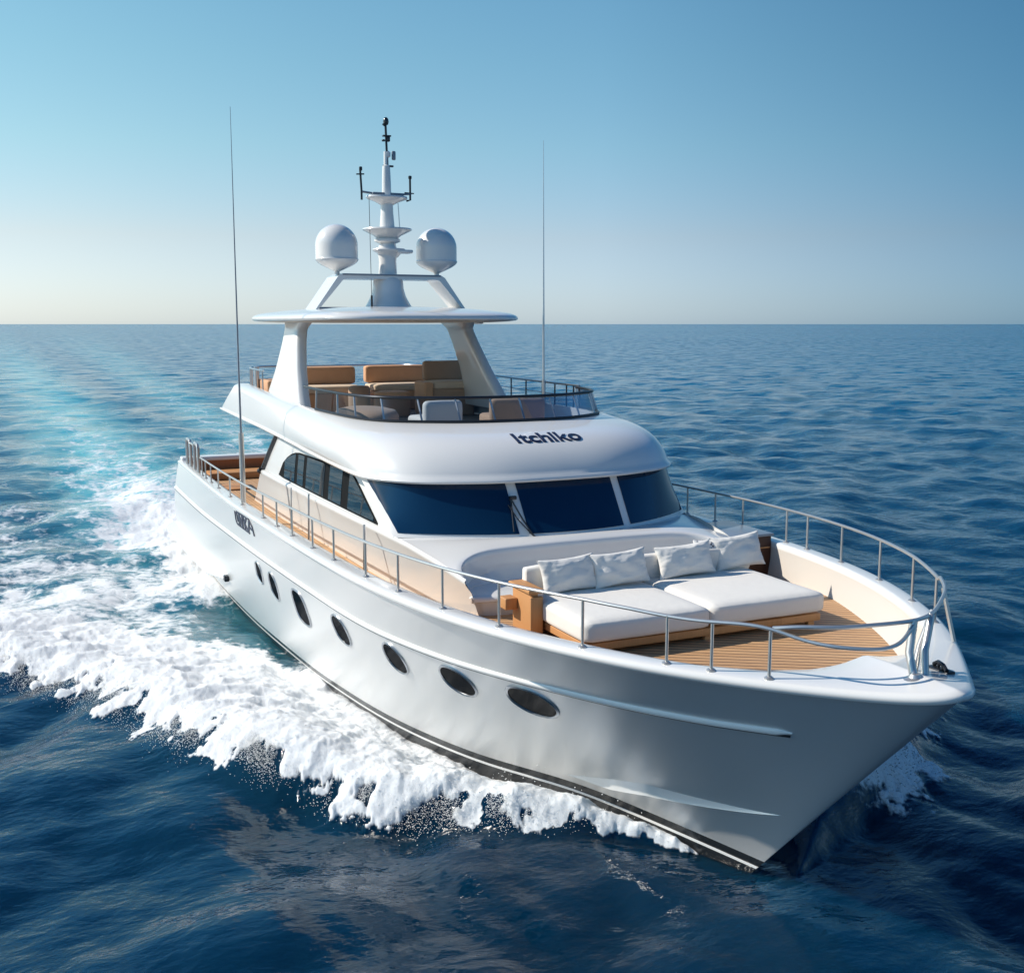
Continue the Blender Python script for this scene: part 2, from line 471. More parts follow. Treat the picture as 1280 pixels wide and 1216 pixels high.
# emblem near the stern: bold outlined letter shapes
def strokes(polys, f, name, mat, parent, th=0.012):
    mb = MB()
    for pl in polys:
        n = len(pl); a_ = np.array([p[0] for p in pl]); b_ = np.array([p[1] for p in pl])
        lo = f(a_, b_, np.full(n, -0.004)); hi = f(a_, b_, np.full(n, th))
        mb.add(np.concatenate([lo, hi]), [tuple(range(n)), tuple(range(n, 2 * n))] + [(i, (i + 1) % n, n + (i + 1) % n, n + i) for i in range(n)])
    return mb.build(name, mat, parent, smooth=False)
def bar(x0, y0, x1, y1, w):
    d = np.array([x1 - x0, y1 - y0]); d /= np.linalg.norm(d); n = np.array([-d[1], d[0]]) * w / 2
    return [(x0 + n[0], y0 + n[1]), (x0 - n[0], y0 - n[1]), (x1 - n[0], y1 - n[1]), (x1 + n[0], y1 + n[1])]
EM = []
def poly_bars(pts, w):
    for (p, q) in zip(pts[:-1], pts[1:]): EM.append(bar(*p, *q, w))
poly_bars([(-.78, .19), (-.80, -.10), (-.72, -.19), (-.55, -.19)], .07)
poly_bars([(-.62, .20), (-.58, -.10)], .09)
poly_bars([(-.46, -.20), (-.40, .19)], .10)
poly_bars([(-.40, .19), (-.18, -.20)], .12)
poly_bars([(-.18, -.20), (-.10, .19)], .10)
poly_bars([(.02, .19), (.05, -.20)], .07)
poly_bars([(.06, .0), (.30, .20)], .08)
poly_bars([(.08, -.02), (.34, -.20)], .09)
poly_bars([(.36, -.14), (.55, .21), (.74, .05), (.78, -.21)], .08)
poly_bars([(.48, -.02), (.70, -.06)], .06)
poly_bars([(-.62, .21), (.55, .23)], .05)
poly_bars([(-.72, -.20), (.40, -.22)], .05)
part(strokes(EM, lambda a_, b_, l: drape(.2965, .905, a_, b_ * .62, -1, l), 'hull_emblem', 'navy', None))

# ------------------------------------------------------------------ bulwark and decks
DZ = 2.25
def dz_at(x): return np.interp(x, [-5.0, -1.8], [2.25, 2.40])
_uh = np.linspace(0, 1, 400); _hz = (2.38 - .2) / (sheer(_uh)[2] - .2); _hp = hull(_uh, _hz, 1)
def inner(u, drop=0.0):
    x, y, z = sheer(u)
    xi = np.interp(x, [-30, .2, .98, 1.61, 2.12, 2.82], [-30, .2, .95, 1.38, 1.54, 1.60])
    yi = np.maximum(y - .26 * np.minimum(1, y / 1.1), 0)
    k = drop
    xi = xi - k * np.interp(x, [-.5, 1.2, 2.82], [0, .20, .34]); yi = np.maximum(yi - k * .06 * np.minimum(1, y), 0)
    if drop > 0:
        lim = np.interp(xi, _hp[:, 0], _hp[:, 1]) - .05
        yi = np.where(x > -4, np.minimum(yi, np.maximum(lim, 0)), yi)
    return xi, yi, z
u_d = np.concatenate([np.linspace(u_of(-15.2), .9, 90)[:-1], np.linspace(.9, 1, 24)])
u_all = np.concatenate([np.linspace(0, .9, 110)[:-1], np.linspace(.9, 1, 24)])
mb = MB()
xs, ys, zs = sheer(u_all); xi, yi, zi = inner(u_all)
tx, ty = np.gradient(xs), np.gradient(ys); tl = np.hypot(tx, ty); nx, ny = -ty / tl, tx / tl
nx[-1], ny[-1] = 1.0, 0.0
for s in (-1, 1):
    dx = xi - xs; dy = yi - ys
    def row(t, dz): return np.stack([xs + dx * t, s * (ys + dy * t), zs + dz], -1)
    def out(t, dz): return np.stack([xs + nx * t, s * np.maximum(ys + ny * t, 0), zs + dz], -1)
    mb.grid(np.stack([out(-.02, -.075), out(.022, -.055), out(.03, -.02), out(.02, .012), row(.07, .026), row(.3, .032), row(.7, .032), row(.94, .024), row(1.0, .0), row(1.0, -.06)], 1))
part(mb.build('cap_rail', 'gel', angle=70))
mb = MB()
for s in (-1, 1):
    xi, yi, zi = inner(u_d); x2, y2, _ = inner(u_d, 1.0)
    rows = []
    for t in (0, .05, .25, .5, .75, .93, 1.0):
        rows.append(np.stack([xi + (x2 - xi) * t**1.4, s * (yi + (y2 - yi) * t**1.4), zi - .05 + (dz_at(x2) - .01 - zi + .05) * t], -1))
    mb.grid(np.stack(rows, 1))
part(mb.build('bulwark_lining', 'lining', angle=60))
# foredeck teak (forward of the seat) and side decks
x2, y2, _ = inner(u_d, 1.0)
def deck_strip(xa, xb, inner_y, mat, name, z):
    uq = np.linspace(u_of(xa), u_of(xb), 60); a_, b_, _ = inner(uq, 1.0)
    for s in (-1, 1):
        part(MB().grid(np.stack([np.stack([a_, s * (b_ + .01), dz_at(a_)], -1), np.stack([a_, s * np.minimum(inner_y, b_), dz_at(a_)], -1)], 1)).build(name, mat))
deck_strip(-15.2, -3.4, 1.7, 'teak2', 'side_deck', DZ)
m = u_d > u_of(-3.4) ; m[np.argmax(m) - 1] = True
xa, ya = x2[m], y2[m]
mb = MB(); mb.grid(np.stack([np.stack([xa, -(ya + .01), dz_at(xa)], -1), np.stack([xa, 0 * ya, dz_at(xa)], -1), np.stack([xa, ya + .01, dz_at(xa)], -1)], 1))
part(mb.build('foredeck', 'teak'))

# aft cockpit: lowered deck, timber lining
CZ = 1.80
ua = np.linspace(0.012, u_of(-14.0), 50); xa, ya, za = inner(ua)
mb = MB(); mb.grid(np.stack([np.stack([xa, -ya, np.full_like(xa, CZ)], -1), np.stack([xa, ya, np.full_like(xa, CZ)], -1)], 1))
part(mb.build('cockpit_deck', 'teak2'))
mb = MB()
for s in (-1, 1):
    ua2 = np.linspace(0.012, u_of(-15.2), 40); x3, y3, z3 = inner(ua2)
    mb.grid(np.stack([np.stack([x3, s * y3, z3 - .05], -1), np.stack([x3, s * y3, np.full_like(x3, CZ)], -1)], 1))
mb.grid(np.array([[(-21.85, -2.66, 2.24), (-21.85, 2.66, 2.24)], [(-21.85, -2.66, CZ), (-21.85, 2.66, CZ)]]))
mb.grid(np.array([[(-15.2, -3.06, 2.25), (-15.2, 3.06, 2.25)], [(-15.2, -3.06, CZ), (-15.2, 3.06, CZ)]]))
part(mb.build('cockpit_lining', 'mahog'))
part(MB().box((-22.02, 0, 2.30), (0.40, 5.75, 0.13), 0.04).build('transom_cap', 'gel'))
part(MB().box((-21.3, 0, CZ + .10), (0.8, 4.6, 0.2), 0.04).build('stern_bench', 'wood'))
part(MB().box((-17.3, -2.3, CZ + .17), (0.9, 0.7, 0.34), 0.03).build('cockpit_locker', 'wood'))
part(MB().box((-14.9, 0, 2.225), (1.9, 5.9, 0.04), 0).build('aft_deck_step', 'teak2'))

# ------------------------------------------------------------------ deckhouse
HX = [-14.3, -12, -9, -7, -5.6, -4.6, -3.8, -3.1]
HB = [2.44, 2.44, 2.36, 2.30, 2.24, 2.13, 2.02, 1.93]
HS = [2.50, 2.50, 2.48, 2.46, 2.44, 2.38, 2.28, 2.16]
HZ = [3.00, 3.00, 3.02, 3.04, 3.06, 3.04, 2.96, 2.84]
def wind_base(y):   return -4.12 - .93 * (np.abs(y) / 2.40)**2.0
LPTS = np.array([(-4.60, 0, 3.80), (-4.61, .5, 3.80), (-4.67, 1.0, 3.80), (-4.86, 1.6, 3.80), (-5.2, 2.15, 3.80), (-5.8, 2.50, 3.80), (-6.6, 2.58, 3.81), (-9, 2.53, 3.83), (-12, 2.46, 3.87), (-14.5, 2.42, 3.90), (-16.8, 2.37, 3.91), (-18.8, 2.28, 3.90)])
def resample(P, n):
    P = np.asarray(P, float); d = np.concatenate([[0], np.cumsum(np.linalg.norm(np.diff(P, axis=0), axis=1))]); t = np.linspace(0, d[-1], n)
    return np.stack([spline(d, P[:, k], t) for k in range(P.shape[1])], -1)
LC = resample(LPTS, 90)
LM = int(np.argmax(LC[:, 1])) + 1
def wind_top(y): return np.interp(np.abs(y), LC[:LM, 1], LC[:LM, 0]) - 0.13
stn = np.linspace(-14.3, -5.06, 60)
mb = MB()
for s in (-1, 1):
    yb = np.interp(stn, HX, HB); ys = np.interp(stn, HX, HS); zs = np.interp(stn, HX, HZ)
    rows = []
    for (yk, zk) in ((yb, 0 * zs + DZ - .01), (yb + .6 * (ys - yb) + .0, DZ + .72 * (zs - DZ)), (ys - .015, zs - .06), (ys, zs - .015), (ys - .02, zs + .02), (ys - .07, zs + .035), (ys - .10, 0 * zs + 3.4), (ys - .15, 0 * zs + 3.82)):
        sh = np.clip((-11.5 - stn) / 2.8, 0, 1) * (zk - DZ) * 1.27 + np.clip((stn + 7.5) / 2.4, 0, 1) * np.clip(zk - 3.07, -1, 1) * -1.25 * (zk > 3.07)
        rows.append(np.stack([stn + sh, s * yk, zk], -1))
    mb.grid(np.stack(rows, 1))
    mb_last = np.stack(rows, 1)
    # lower wall forward of the windscreen
    sf = np.linspace(-5.06, -3.045, 24)
    yb = np.interp(sf, HX, HB); ys = np.interp(sf, HX, HS); zs = np.interp(sf, HX, HZ)
    mb.grid(np.stack([np.stack([sf, s * yb, 0 * sf + DZ - .01], -1), np.stack([sf, s * (yb + .6 * (ys - yb)), DZ + .72 * (zs - DZ)], -1), np.stack([sf, s * (ys - .015), zs - .06], -1), np.stack([sf, s * ys, zs - .015], -1), np.stack([sf, s * (ys - .02), zs + .02], -1)], 1))
    if s == -1: aft_s = mb_last[0]
    else: aft_p = mb_last[0]
mb.grid(np.stack([aft_s, aft_p]))
house = part(mb.build('deckhouse', 'gel', angle=50))
part(MB().grid(np.stack([aft_s + np.array([-.012, .25, 0]), aft_p + np.array([-.012, -.25, 0])])).build('saloon_door', 'side'), house)
# dark slanted trim on the aft edge
for q, sg in ((aft_s, -1), (aft_p, 1)):
    mb = MB(); mb.tube([tuple(np.array(p) + np.array([-.03, sg * .01, 0])) for p in q[3:]], 0.055, 8); mb.build('corner_trim', 'blackm', house)
# coachroof in front of the windscreen, with the moulded seat
E_T = [0, .25, .5, .7, .83, .93, 1.0]
E_X = [-3.93, -3.93, -3.92, -3.88, -3.76, -3.48, -3.10]
E_Y = [0, .55, 1.1, 1.52, 1.80, 2.03, 2.14]
E_Z = [3.05, 3.05, 3.045, 3.03, 2.99, 2.92, 2.85]
tt = np.linspace(-1, 1, 81); at = np.abs(tt); sg = np.sign(tt)
ex, ey, ez = spline(E_T, E_X, at), sg * spline(E_T, E_Y, at), spline(E_T, E_Z, at)
wy = sg * np.minimum(at * 2.42, 2.42); wx = wind_base(wy) - .05; wz = np.full_like(wx, 3.075) - .02 * at**4
rows = []
for k in np.linspace(0, 1, 12):
    z = wz + (ez - wz) * k + .03 * np.sin(math.pi * k) * (1 - at**6)
    rows.append(np.stack([wx + (ex - wx) * k, wy + (ey - wy) * k, z], -1))
# rounded nose and the seat back below it
for (dx, dz) in ((.035, -.012), (.055, -.04), (.06, -.09), (.05, -.20), (.035, -.32)):
    zr = np.maximum(ez + dz, 2.62); wy_ = np.interp(zr, [2.24, 2.67, 2.78, 2.825, 2.86], [1.93, 2.06, 2.135, 2.15, 2.14]) / 2.14
    rows.append(np.stack([ex + dx * (1 - at**8) + .05 * at**20, ey * (1 + (wy_ - 1) * at**6), zr], -1))
sx = np.interp(at, [0, .6, .85, 1], [-3.83, -3.80, -3.62, -3.06]); rows.append(np.stack([sx, ey * (1 - .045 * at**6), 0 * ex + 2.615], -1)); rows.append(np.stack([sx, ey * (1 - .045 * at**6), 0 * ex + 2.57], -1))
mb = MB(); mb.grid(np.stack(rows)); part(mb.build('coachroof', 'gel', angle=55), house)
# side fillers between windscreen corner, coachroof edge and side wall are covered by the sill
fx = np.interp(at, [0, .55, .8, .93, 1], [-2.86, -2.90, -3.0, -3.08, -3.06])
fy = sg * np.interp(at, [0, .93, 1], [0, 2.0, 2.06])
by = sg * np.interp(at, [0, .93, 1], [0, 1.88, 1.93])
rows = [np.stack([sx - .02, ey * (1 - .04 * at**6), 0 * ex + 2.605], -1)]
for (k, z) in ((.5, 2.605), (.9, 2.61), (.97, 2.60), (1.0, 2.575), (.985, 2.54)):
    rows.append(np.stack([sx + (fx - sx) * k, ey + (fy - ey) * k, 0 * ex + z], -1))
rows.append(np.stack([fx - .04, fy * .97, 0 * ex + 2.52], -1))
rows.append(np.stack([fx - .10, by, 0 * ex + DZ - .01], -1))
part(MB().grid(np.stack(rows)).build('moulded_seat', 'gel', angle=50), house)

# side windows
def win_y(x, z):
    ys = np.interp(x, HX, HS)
    return np.where(z < 3.4, ys - .07 - .03 * (z - 3.05) / .35, ys - .10 - .05 * (z - 3.4) / .42)
def w_top(x): return np.interp(x, [-11.95, -11.8, -11.5, -11.1, -10.66, -9, -7.25, -6.7, -5.86], [3.10, 3.28, 3.45, 3.58, 3.665, 3.695, 3.71, 3.49, 3.125])
def w_bot(x): return np.interp(x, [-11.95, -11.8, -11.4, -9.6, -7.5, -5.86], [3.09, 3.075, 3.07, 3.075, 3.085, 3.095])
def win_patch(xa, xb, inset, lift, name, mat, s):
    xs = np.linspace(xa, xb, 22)
    rows = []
    for k in np.linspace(0, 1, 5):
        z = w_bot(xs) + inset + (w_top(xs) - w_bot(xs) - 2 * inset) * k
        z = np.where(w_top(xs) - w_bot(xs) < 2 * inset, .5 * (w_top(xs) + w_bot(xs)), z)
        rows.append(np.stack([xs, s * (win_y(xs, z) + lift), z], -1))
    g = np.stack(rows); b_ = g.copy(); b_[..., 1] -= s * (lift + .02)
    mb = MB(); mb.grid(g); mb.grid(np.concatenate([g[:, -1:], b_[:, -1:]], 1)); mb.grid(np.concatenate([g[:, :1], b_[:, :1]], 1)); mb.grid(np.concatenate([g[:1], b_[:1]])); mb.grid(np.concatenate([g[-1:], b_[-1:]]))
    return mb.build(name, mat, house)
for s in (-1, 1):
    win_patch(-11.95, -5.86, 0.0, .008, 'window_surround', 'matte', s)
    for xa, xb in ((-11.5, -10.72), (-10.52, -10.10), (-9.90, -8.74), (-8.44, -7.72), (-7.34, -6.05)):
        win_patch(xa, xb, .03, .014, 'window_pane', 'side', s)
for x in (-9.05, -5.85):
    MB().tube([(x, -2.60, DZ), (x, -2.58, 3.12)], .018, 8).build('grab_pole', 'satin', house)
MB().tube([(-10.4, -2.58, DZ + .05), (-10.4, -2.56, 3.05)], .014, 8).build('grab_pole', 'satin', house)

# windscreen
ws = np.linspace(-2.41, 2.41, 61)
def wpt(y, k, lift=0.0):
    k = np.asarray(k, float); y = np.asarray(y, float)
    xb, xt = wind_base(y), wind_top(y * 1.06)
    n = Vector((.80, 0, .60))
    return np.stack(np.broadcast_arrays(xb + (xt - xb) * k + lift * .85, y * (1 + .06 * k) + np.sign(y) * lift * .2, 3.06 + .76 * k + lift * .5), -1)
mb = MB(); mb.grid(np.stack([wpt(ws, k) for k in np.linspace(0, 1, 6)]))
scr = part(mb.build('windscreen', 'gel'))
def pane(ya0, yb0, ya1, yb1, k0, k1):
    t = np.linspace(0, 1, 24); rows = []
    for q in np.linspace(0, 1, 8):
        k = k0 + (k1 - k0) * q
        rows.append(wpt((ya0 + (yb0 - ya0) * t) * (1 - q) + (ya1 + (yb1 - ya1) * t) * q, np.full(24, k), .012))
    g = np.stack(rows)
    b_ = g - np.array([.03, 0, .015])
    mb = MB(); mb.grid(g)
    for e in (np.stack([g[0], b_[0]]), np.stack([g[-1], b_[-1]]), np.stack([g[:, 0], b_[:, 0]]), np.stack([g[:, -1], b_[:, -1]])): mb.grid(e)
    return mb.build('pane', 'wind', scr)
pane(-2.33, -.83, -2.37, -.80, .07, .985)
pane(-.69, .83, -.66, .80, .07, .985)
pane(.97, 2.33, .93, 2.37, .07, .985)
# wiper resting beside the centre pillar
wp = lambda y, k, l=.04: tuple(wpt(np.array([y]), np.array([k]), l)[0])
mb = MB(); mb.tube([wp(-.60, -.06), wp(-.66, .03, .05), wp(-.74, .30, .06), wp(-.80, .62, .05)], .013, 6)
mb.tube([wp(-.66, .02), wp(-.80, .30, .045), wp(-.86, .55, .035)], .009, 6)
mb.tube([wp(-.90, .10, .03), wp(-.80, .66, .04)], .012, 6); mb.box(wp(-.77, .66, .05), (.06, .10, .05), .01)
mb.build('wiper', 'blackm', scr)

# ------------------------------------------------------------------ flybridge brow
C_P = np.array([(-5.72, 0, 4.44), (-5.75, .6, 4.44), (-5.86, 1.2, 4.44), (-6.1, 1.72, 4.44), (-6.5, 2.1, 4.43), (-7.1, 2.32, 4.42), (-8.2, 2.42, 4.40), (-10, 2.44, 4.38), (-12.3, 2.42, 4.42), (-14.5, 2.38, 4.52), (-16.0, 2.31, 4.57), (-17.1, 2.24, 4.60)])
G_P = np.array([(-6.15, 0, 4.50), (-6.18, .5, 4.50), (-6.32, 1.05, 4.50), (-6.62, 1.55, 4.50), (-7.05, 1.95, 4.50), (-7.8, 2.16, 4.50), (-8.6, 2.22, 4.50), (-10, 2.25, 4.50), (-12.3, 2.24, 4.53), (-14.5, 2.20, 4.60), (-16.2, 2.12, 4.62), (-16.9, 2.04, 4.62)])
NB = 110
def tparam(P): return np.linspace(0, 1, len(P))
def along(P, n=NB): return np.stack([spline(tparam(P), P[:, k], np.linspace(0, 1, n)) for k in range(3)], -1)
def mirror(A):  # front centre -> aft, both sides joined into one run, starboard first
    B = A.copy(); B[:, 1] *= -1
    return np.concatenate([B[::-1], A[1:]])
Lb, Cb, Gb = mirror(along(LPTS)), mirror(along(C_P)), mirror(along(G_P))
nrm = np.gradient(Lb[:, :2], axis=0); nrm = np.stack([nrm[:, 1], -nrm[:, 0]], -1); nrm /= np.linalg.norm(nrm, axis=1, keepdims=True)
c0 = np.array([-11, 0]); flip = np.sign(((Lb[:, :2] - c0) * nrm).sum(1)); nrm *= np.where(flip == 0, 1, flip)[:, None]
N3 = np.concatenate([nrm, np.zeros((len(nrm), 1))], 1)
def brow_row(w):
    """w 0 = lower edge, 1 = top crease"""
    bul = (.13 * math.sin(math.pi * w**.8)) * (.10 + .90 / (1 + np.exp(-(Lb[:, 0] + 9.5) / 1.2)))[:, None]
    P = Lb * (1 - w) + Cb * w + N3 * bul
    P[:, 2] += .13 * math.sin(math.pi * w) * np.clip((Lb[:, 0] + 7.5) / 2.5, 0, 1)
    return P
rows = [Lb - N3 * .25 + np.array([0, 0, -.01]), Lb - N3 * .05 + np.array([0, 0, -.02]), Lb + N3 * .03 + np.array([0, 0, -.015]), Lb + N3 * .045 + np.array([0, 0, .01]), Lb + N3 * .035 + np.array([0, 0, .035])]
rows += [brow_row(w) for w in np.linspace(.06, .94, 16)]
rows += [brow_row(1.0) * .75 + Gb * .25 + np.array([0, 0, .0]), Cb * .35 + Gb * .65 + np.array([0, 0, .008]), Gb, Gb - N3 * .07 + np.array([0, 0, .0]), Gb - N3 * .09 + np.array([0, 0, -.46])]
mb = MB(); BR = np.stack(rows); mb.grid(BR)
for e in (0, -1):                                   # close the aft ends of the two wings
    mb.add(BR[:, e], [tuple(range(len(BR)))])
brow = part(mb.build('flybridge_moulding', 'gel', angle=45))
# underside and fly deck
def plate(loop, z0, name, mat, par):
    n = len(loop) // 2; a_ = loop[:n + 1][::-1]; b_ = loop[n:]
    A = np.stack([a_, b_], 1).copy(); A[..., 2] = z0(A[..., 0]); return MB().grid(A).build(name, mat, par)
plate(Lb - N3 * .2, lambda x: np.interp(x, [-18.8, -6], [3.89, 3.795]), 'underside', 'gel', brow)
plate(Gb - N3 * .085, lambda x: 0 * x + 4.05, 'fly_deck', 'floor', brow)
mb = MB(); a_, b_ = Lb[0], Lb[-1]
mb.grid(np.array([[(-18.7, -2.2, 3.92), (-18.7, 2.2, 3.92)], [(-18.2, -2.2, 4.08), (-18.2, 2.2, 4.08)]])); mb.build('aft_fascia', 'gel', brow)

# name on the front of the brow, wrapped on its surface
def brow_point(y, w, lift):
    w = float(min(max(w, 0), 1)); P = brow_row(w)
    half = P[NB - 40:NB + 40]; q = np.array([np.interp(y, half[:, 1], half[:, k]) for k in range(3)])
    P2 = brow_row(w + .02); h2 = P2[NB - 40:NB + 40]; q2 = np.array([np.interp(y, h2[:, 1], h2[:, k]) for k in range(3)])
    t = q2 - q; n = np.array([-t[2], 0, t[0]]); n = n / np.linalg.norm(n)
    if n[2] < 0: n = -n
    return q + n * lift
def text_mesh(txt, size, offset):
    cu = bpy.data.curves.new('lettering_curve', 'FONT'); cu.body = txt; cu.size = size; cu.offset = offset; cu.extrude = .01; cu.resolution_u = 6
    o = bpy.data.objects.new('lettering_curve', cu); COL.objects.link(o)
    dg = bpy.context.evaluated_depsgraph_get(); me = o.evaluated_get(dg).to_mesh()
    V = np.array([v.co[:] for v in me.vertices]); F = [tuple(p.vertices) for p in me.polygons]
    o.evaluated_get(dg).to_mesh_clear(); bpy.data.objects.remove(o); bpy.data.curves.remove(cu)
    return V, F
TV, TF = text_mesh('Itchlko', 1.0, .017)
x0, x1 = TV[:, 0].min(), TV[:, 0].max(); h1 = TV[:, 1].max()
TY0, TY1, TW0, TW1 = -.46, .62, .555, .78
TP = [brow_point(TY0 + (TY1 - TY0) * (v[0] - x0) / (x1 - x0), TW0 + (TW1 - TW0) * v[1] / h1, .003 + (v[2] + .01) * .5) for v in TV]
link('lettering', TP, TF, 'navy', brow, smooth=False)

# fly screen: tinted glass in a thin dark frame
GT = Gb.copy(); GT[:, 2] = 4.87 + .0 * GT[:, 0]; GT[:, 0] -= .22 * np.clip((Gb[:, 0] + 9.5) / 3, 0, 1); GT[:, :2] += N3[:, :2] * -.02
gs = np.linspace(0, 1, len(Gb))
iS = np.argmin(np.abs(Gb[:NB, 0] + 9.75)); iP = NB + np.argmin(np.abs(Gb[NB:, 0] + 8.2))
screen = part(MB().tube([tuple(p + np.array([0, 0, .02])) for p in Gb[iS:iP + 1]], .022, 6).build('fly_screen', 'blackm'))
MB().tube([tuple(p) for p in GT[iS - 4:iP + 1]], .024, 8).build('top_rail', 'blackm', screen)
cuts = np.linspace(iS, iP, 13).astype(int)
for a_, b_ in zip(cuts[:-1], cuts[1:]):
    sl = slice(a_, b_ + 1); g = np.stack([Gb[sl] + np.array([0, 0, .03]), GT[sl] - np.array([0, 0, .02])])
    MB().grid(g).build('glass_panel', 'tint', screen)
for c_ in cuts:
    MB().tube([tuple(Gb[c_] - N3[c_] * .012), tuple(GT[c_] - N3[c_] * .012)], .016, 6).build('post', 'chrome', screen)
# port and starboard fly rails abaft the screen
iA = NB + np.argmin(np.abs(Gb[NB:, 0] + 12.2))
fr = part(MB().tube([tuple(p + np.array([0, 0, .4])) for p in Gb[iP:iA + 1]], .02, 8).build('fly_rail', 'satin'))
MB().tube([tuple(p + np.array([0, 0, .2])) for p in Gb[iP:iA + 1]], .010, 6).build('mid_wire', 'satin', fr)
for c_ in np.linspace(iP, iA, 8).astype(int):
    MB().tube([tuple(Gb[c_]), tuple(Gb[c_] + np.array([0, 0, .4]))], .014, 6).build('stanchion', 'blackm', fr)
ring = [(-14.6, -2.1, 5.0), (-16.2, -2.05, 5.0), (-16.75, -1.9, 5.0), (-16.85, 0, 5.0), (-16.75, 1.9, 5.0), (-16.2, 2.05, 5.0), (-14.6, 2.1, 5.0)]
ar = part(MB().tube([tuple(p) for p in resample(ring, 60)], .022, 8).build('aft_fly_rail', 'satin'))
for x, y in ((-16.75, -1.9), (-16.5, -2.0), (-16.05, -2.06), (-15.4, -2.09), (-14.7, -2.1), (-16.83, -1.2), (-16.85, -.5), (-16.85, .3), (-16.83, 1.1), (-16.75, 1.9), (-16.0, 2.05), (-15.2, 2.09)):
    MB().tube([(x, y, 4.2), (x, y, 5.0)], .016, 6).build('stanchion', 'satin', ar)
MB().tube([(-15.55, -2.05, 4.5), (-15.55, -2.05, 5.06)], .06, 10).build('rail_post', 'satin', ar)
MB().box((-15.2, -1.75, 4.62), (1.0, .5, .32), .05).build('wing_seat', 'tan', ar)

# ------------------------------------------------------------------ hardtop on raked legs
th = np.linspace(0, 2 * math.pi, 97)[:-1]
def hard(k, z):
    e = 2 / 4.2
    x = np.sign(np.cos(th)) * np.abs(np.cos(th))**e * 3.0; y = np.sign(np.sin(th)) * np.abs(np.sin(th))**e * 2.30
    y = y * (1 - .022 * x); x = x + .18 * np.cos(th) * (1 - (y / 2.3)**2) * (x > 0)
    return np.stack([-12.7 + x * k, y * k, np.full_like(x, z)], -1)
rows = [hard(.001, 6.345)] + [hard(k, 6.345 - .165 * k**3) for k in (.3, .55, .75, .88, .95)] + [hard(.985, 6.165), hard(1.0, 6.125), hard(1.0, 6.09), hard(.985, 6.065), hard(.95, 6.055)]
part(MB().grid(np.stack(rows), cv=True).build('hardtop', 'gel', angle=60))
part(MB().grid(np.stack([hard(.955, 6.052), hard(.8, 6.03), hard(.4, 6.02), hard(.001, 6.02)]), cv=True).build('headliner', 'liner'))
for s, sec in ((-1, [(4.30, -14.7, -11.45, 2.14, .34), (4.6, -14.3, -11.65, 2.12, .32), (5.1, -13.75, -11.95, 2.06, .29), (5.6, -13.45, -12.20, 1.98, .27), (5.9, -13.4, -12.35, 1.92, .27), (6.06, -13.6, -12.1, 1.88, .30)]),
               (1, [(4.30, -12.9, -10.8, 2.10, .30), (4.6, -12.75, -10.98, 2.05, .29), (5.1, -12.8, -11.5, 1.96, .27), (5.6, -13.05, -11.95, 1.88, .26), (5.9, -13.25, -12.2, 1.84, .26), (6.06, -13.55, -11.95, 1.80, .29)])):
    zz = np.linspace(4.30, 6.06, 26); Z = [q[0] for q in sec]
    rows = []
    for z in zz:
        xa, xb, yo, w = [float(np.interp(z, Z, [q[k] for q in sec])) for k in (1, 2, 3, 4)]
        cx, hx, cy, hy = (xa + xb) / 2, (xb - xa) / 2, yo - w / 2, w / 2
        q = []
        for t in np.linspace(0, 2 * math.pi, 33)[:-1]:
            e = 2 / 5.0
            q.append((cx + hx * np.sign(math.cos(t)) * abs(math.cos(t))**e, s * (cy + hy * np.sign(math.sin(t)) * abs(math.sin(t))**e), z))
        rows.append(q)
    part(MB().grid(np.array(rows), cv=True).build('hardtop_leg', 'gel', angle=60))
part(MB().box((-10.6, 1.25, 6.03), (.22, .12, .06), .02).build('ceiling_spotlight', 'gel'))

# radar arch: a trapezoid hoop with depth
def hoop(s_, x):  # s_ 0 outer, 1 inner
    o = [(-1.62, 6.24), (-1.12, 6.93), (-1.02, 6.985), (1.02, 6.985), (1.12, 6.93), (1.62, 6.24)]
    i = [(-1.48, 6.33), (-1.02, 6.86), (-.96, 6.885), (.96, 6.885), (1.02, 6.86), (1.48, 6.33)]
    return [(x, y, z) for y, z in (o if s_ == 0 else i)]
mb = MB(); xf, xb = -12.05, -12.75
rows = np.array([hoop(0, xf), hoop(0, xb - .12), hoop(1, xb), hoop(1, xf)])
mb.grid(rows, cu=True)
for e in (0, 5): mb.add([tuple(rows[k, e]) for k in range(4)], [(0, 1, 2, 3)])
arch = part(mb.build('radar_arch', 'gel', smooth=False))
MB().box((-12.09, 0, 6.305), (.07, 3.0, .05), .015).build('arch_sill', 'grey', arch)
MB().box((-12.045, 0, 6.965), (.03, 2.06, .03), .01).build('arch_lip', 'grey', arch)
for s in (-1, 1):
    pr = [(.02, 6.97), (.05, 6.98), (.05, 7.03), (.16, 7.08), (.30, 7.145), (.385, 7.20), (.415, 7.235), (.42, 7.25)]
    d = part(MB().lathe(pr, (-12.35, s * 1.055)).build('satellite_dome', 'gel', angle=70))
    pr = [(.42, 7.25), (.428, 7.255), (.428, 7.275), (.42, 7.28)] + [(.418, z) for z in np.linspace(7.29, 7.52, 6)] + [(.418 * math.cos(a), 7.54 + .41 * math.sin(a)) for a in np.linspace(.05, 1.56, 16)]
    MB().lathe(pr, (-12.35, s * 1.055), 40).build('radome', 'gel', d, angle=70)

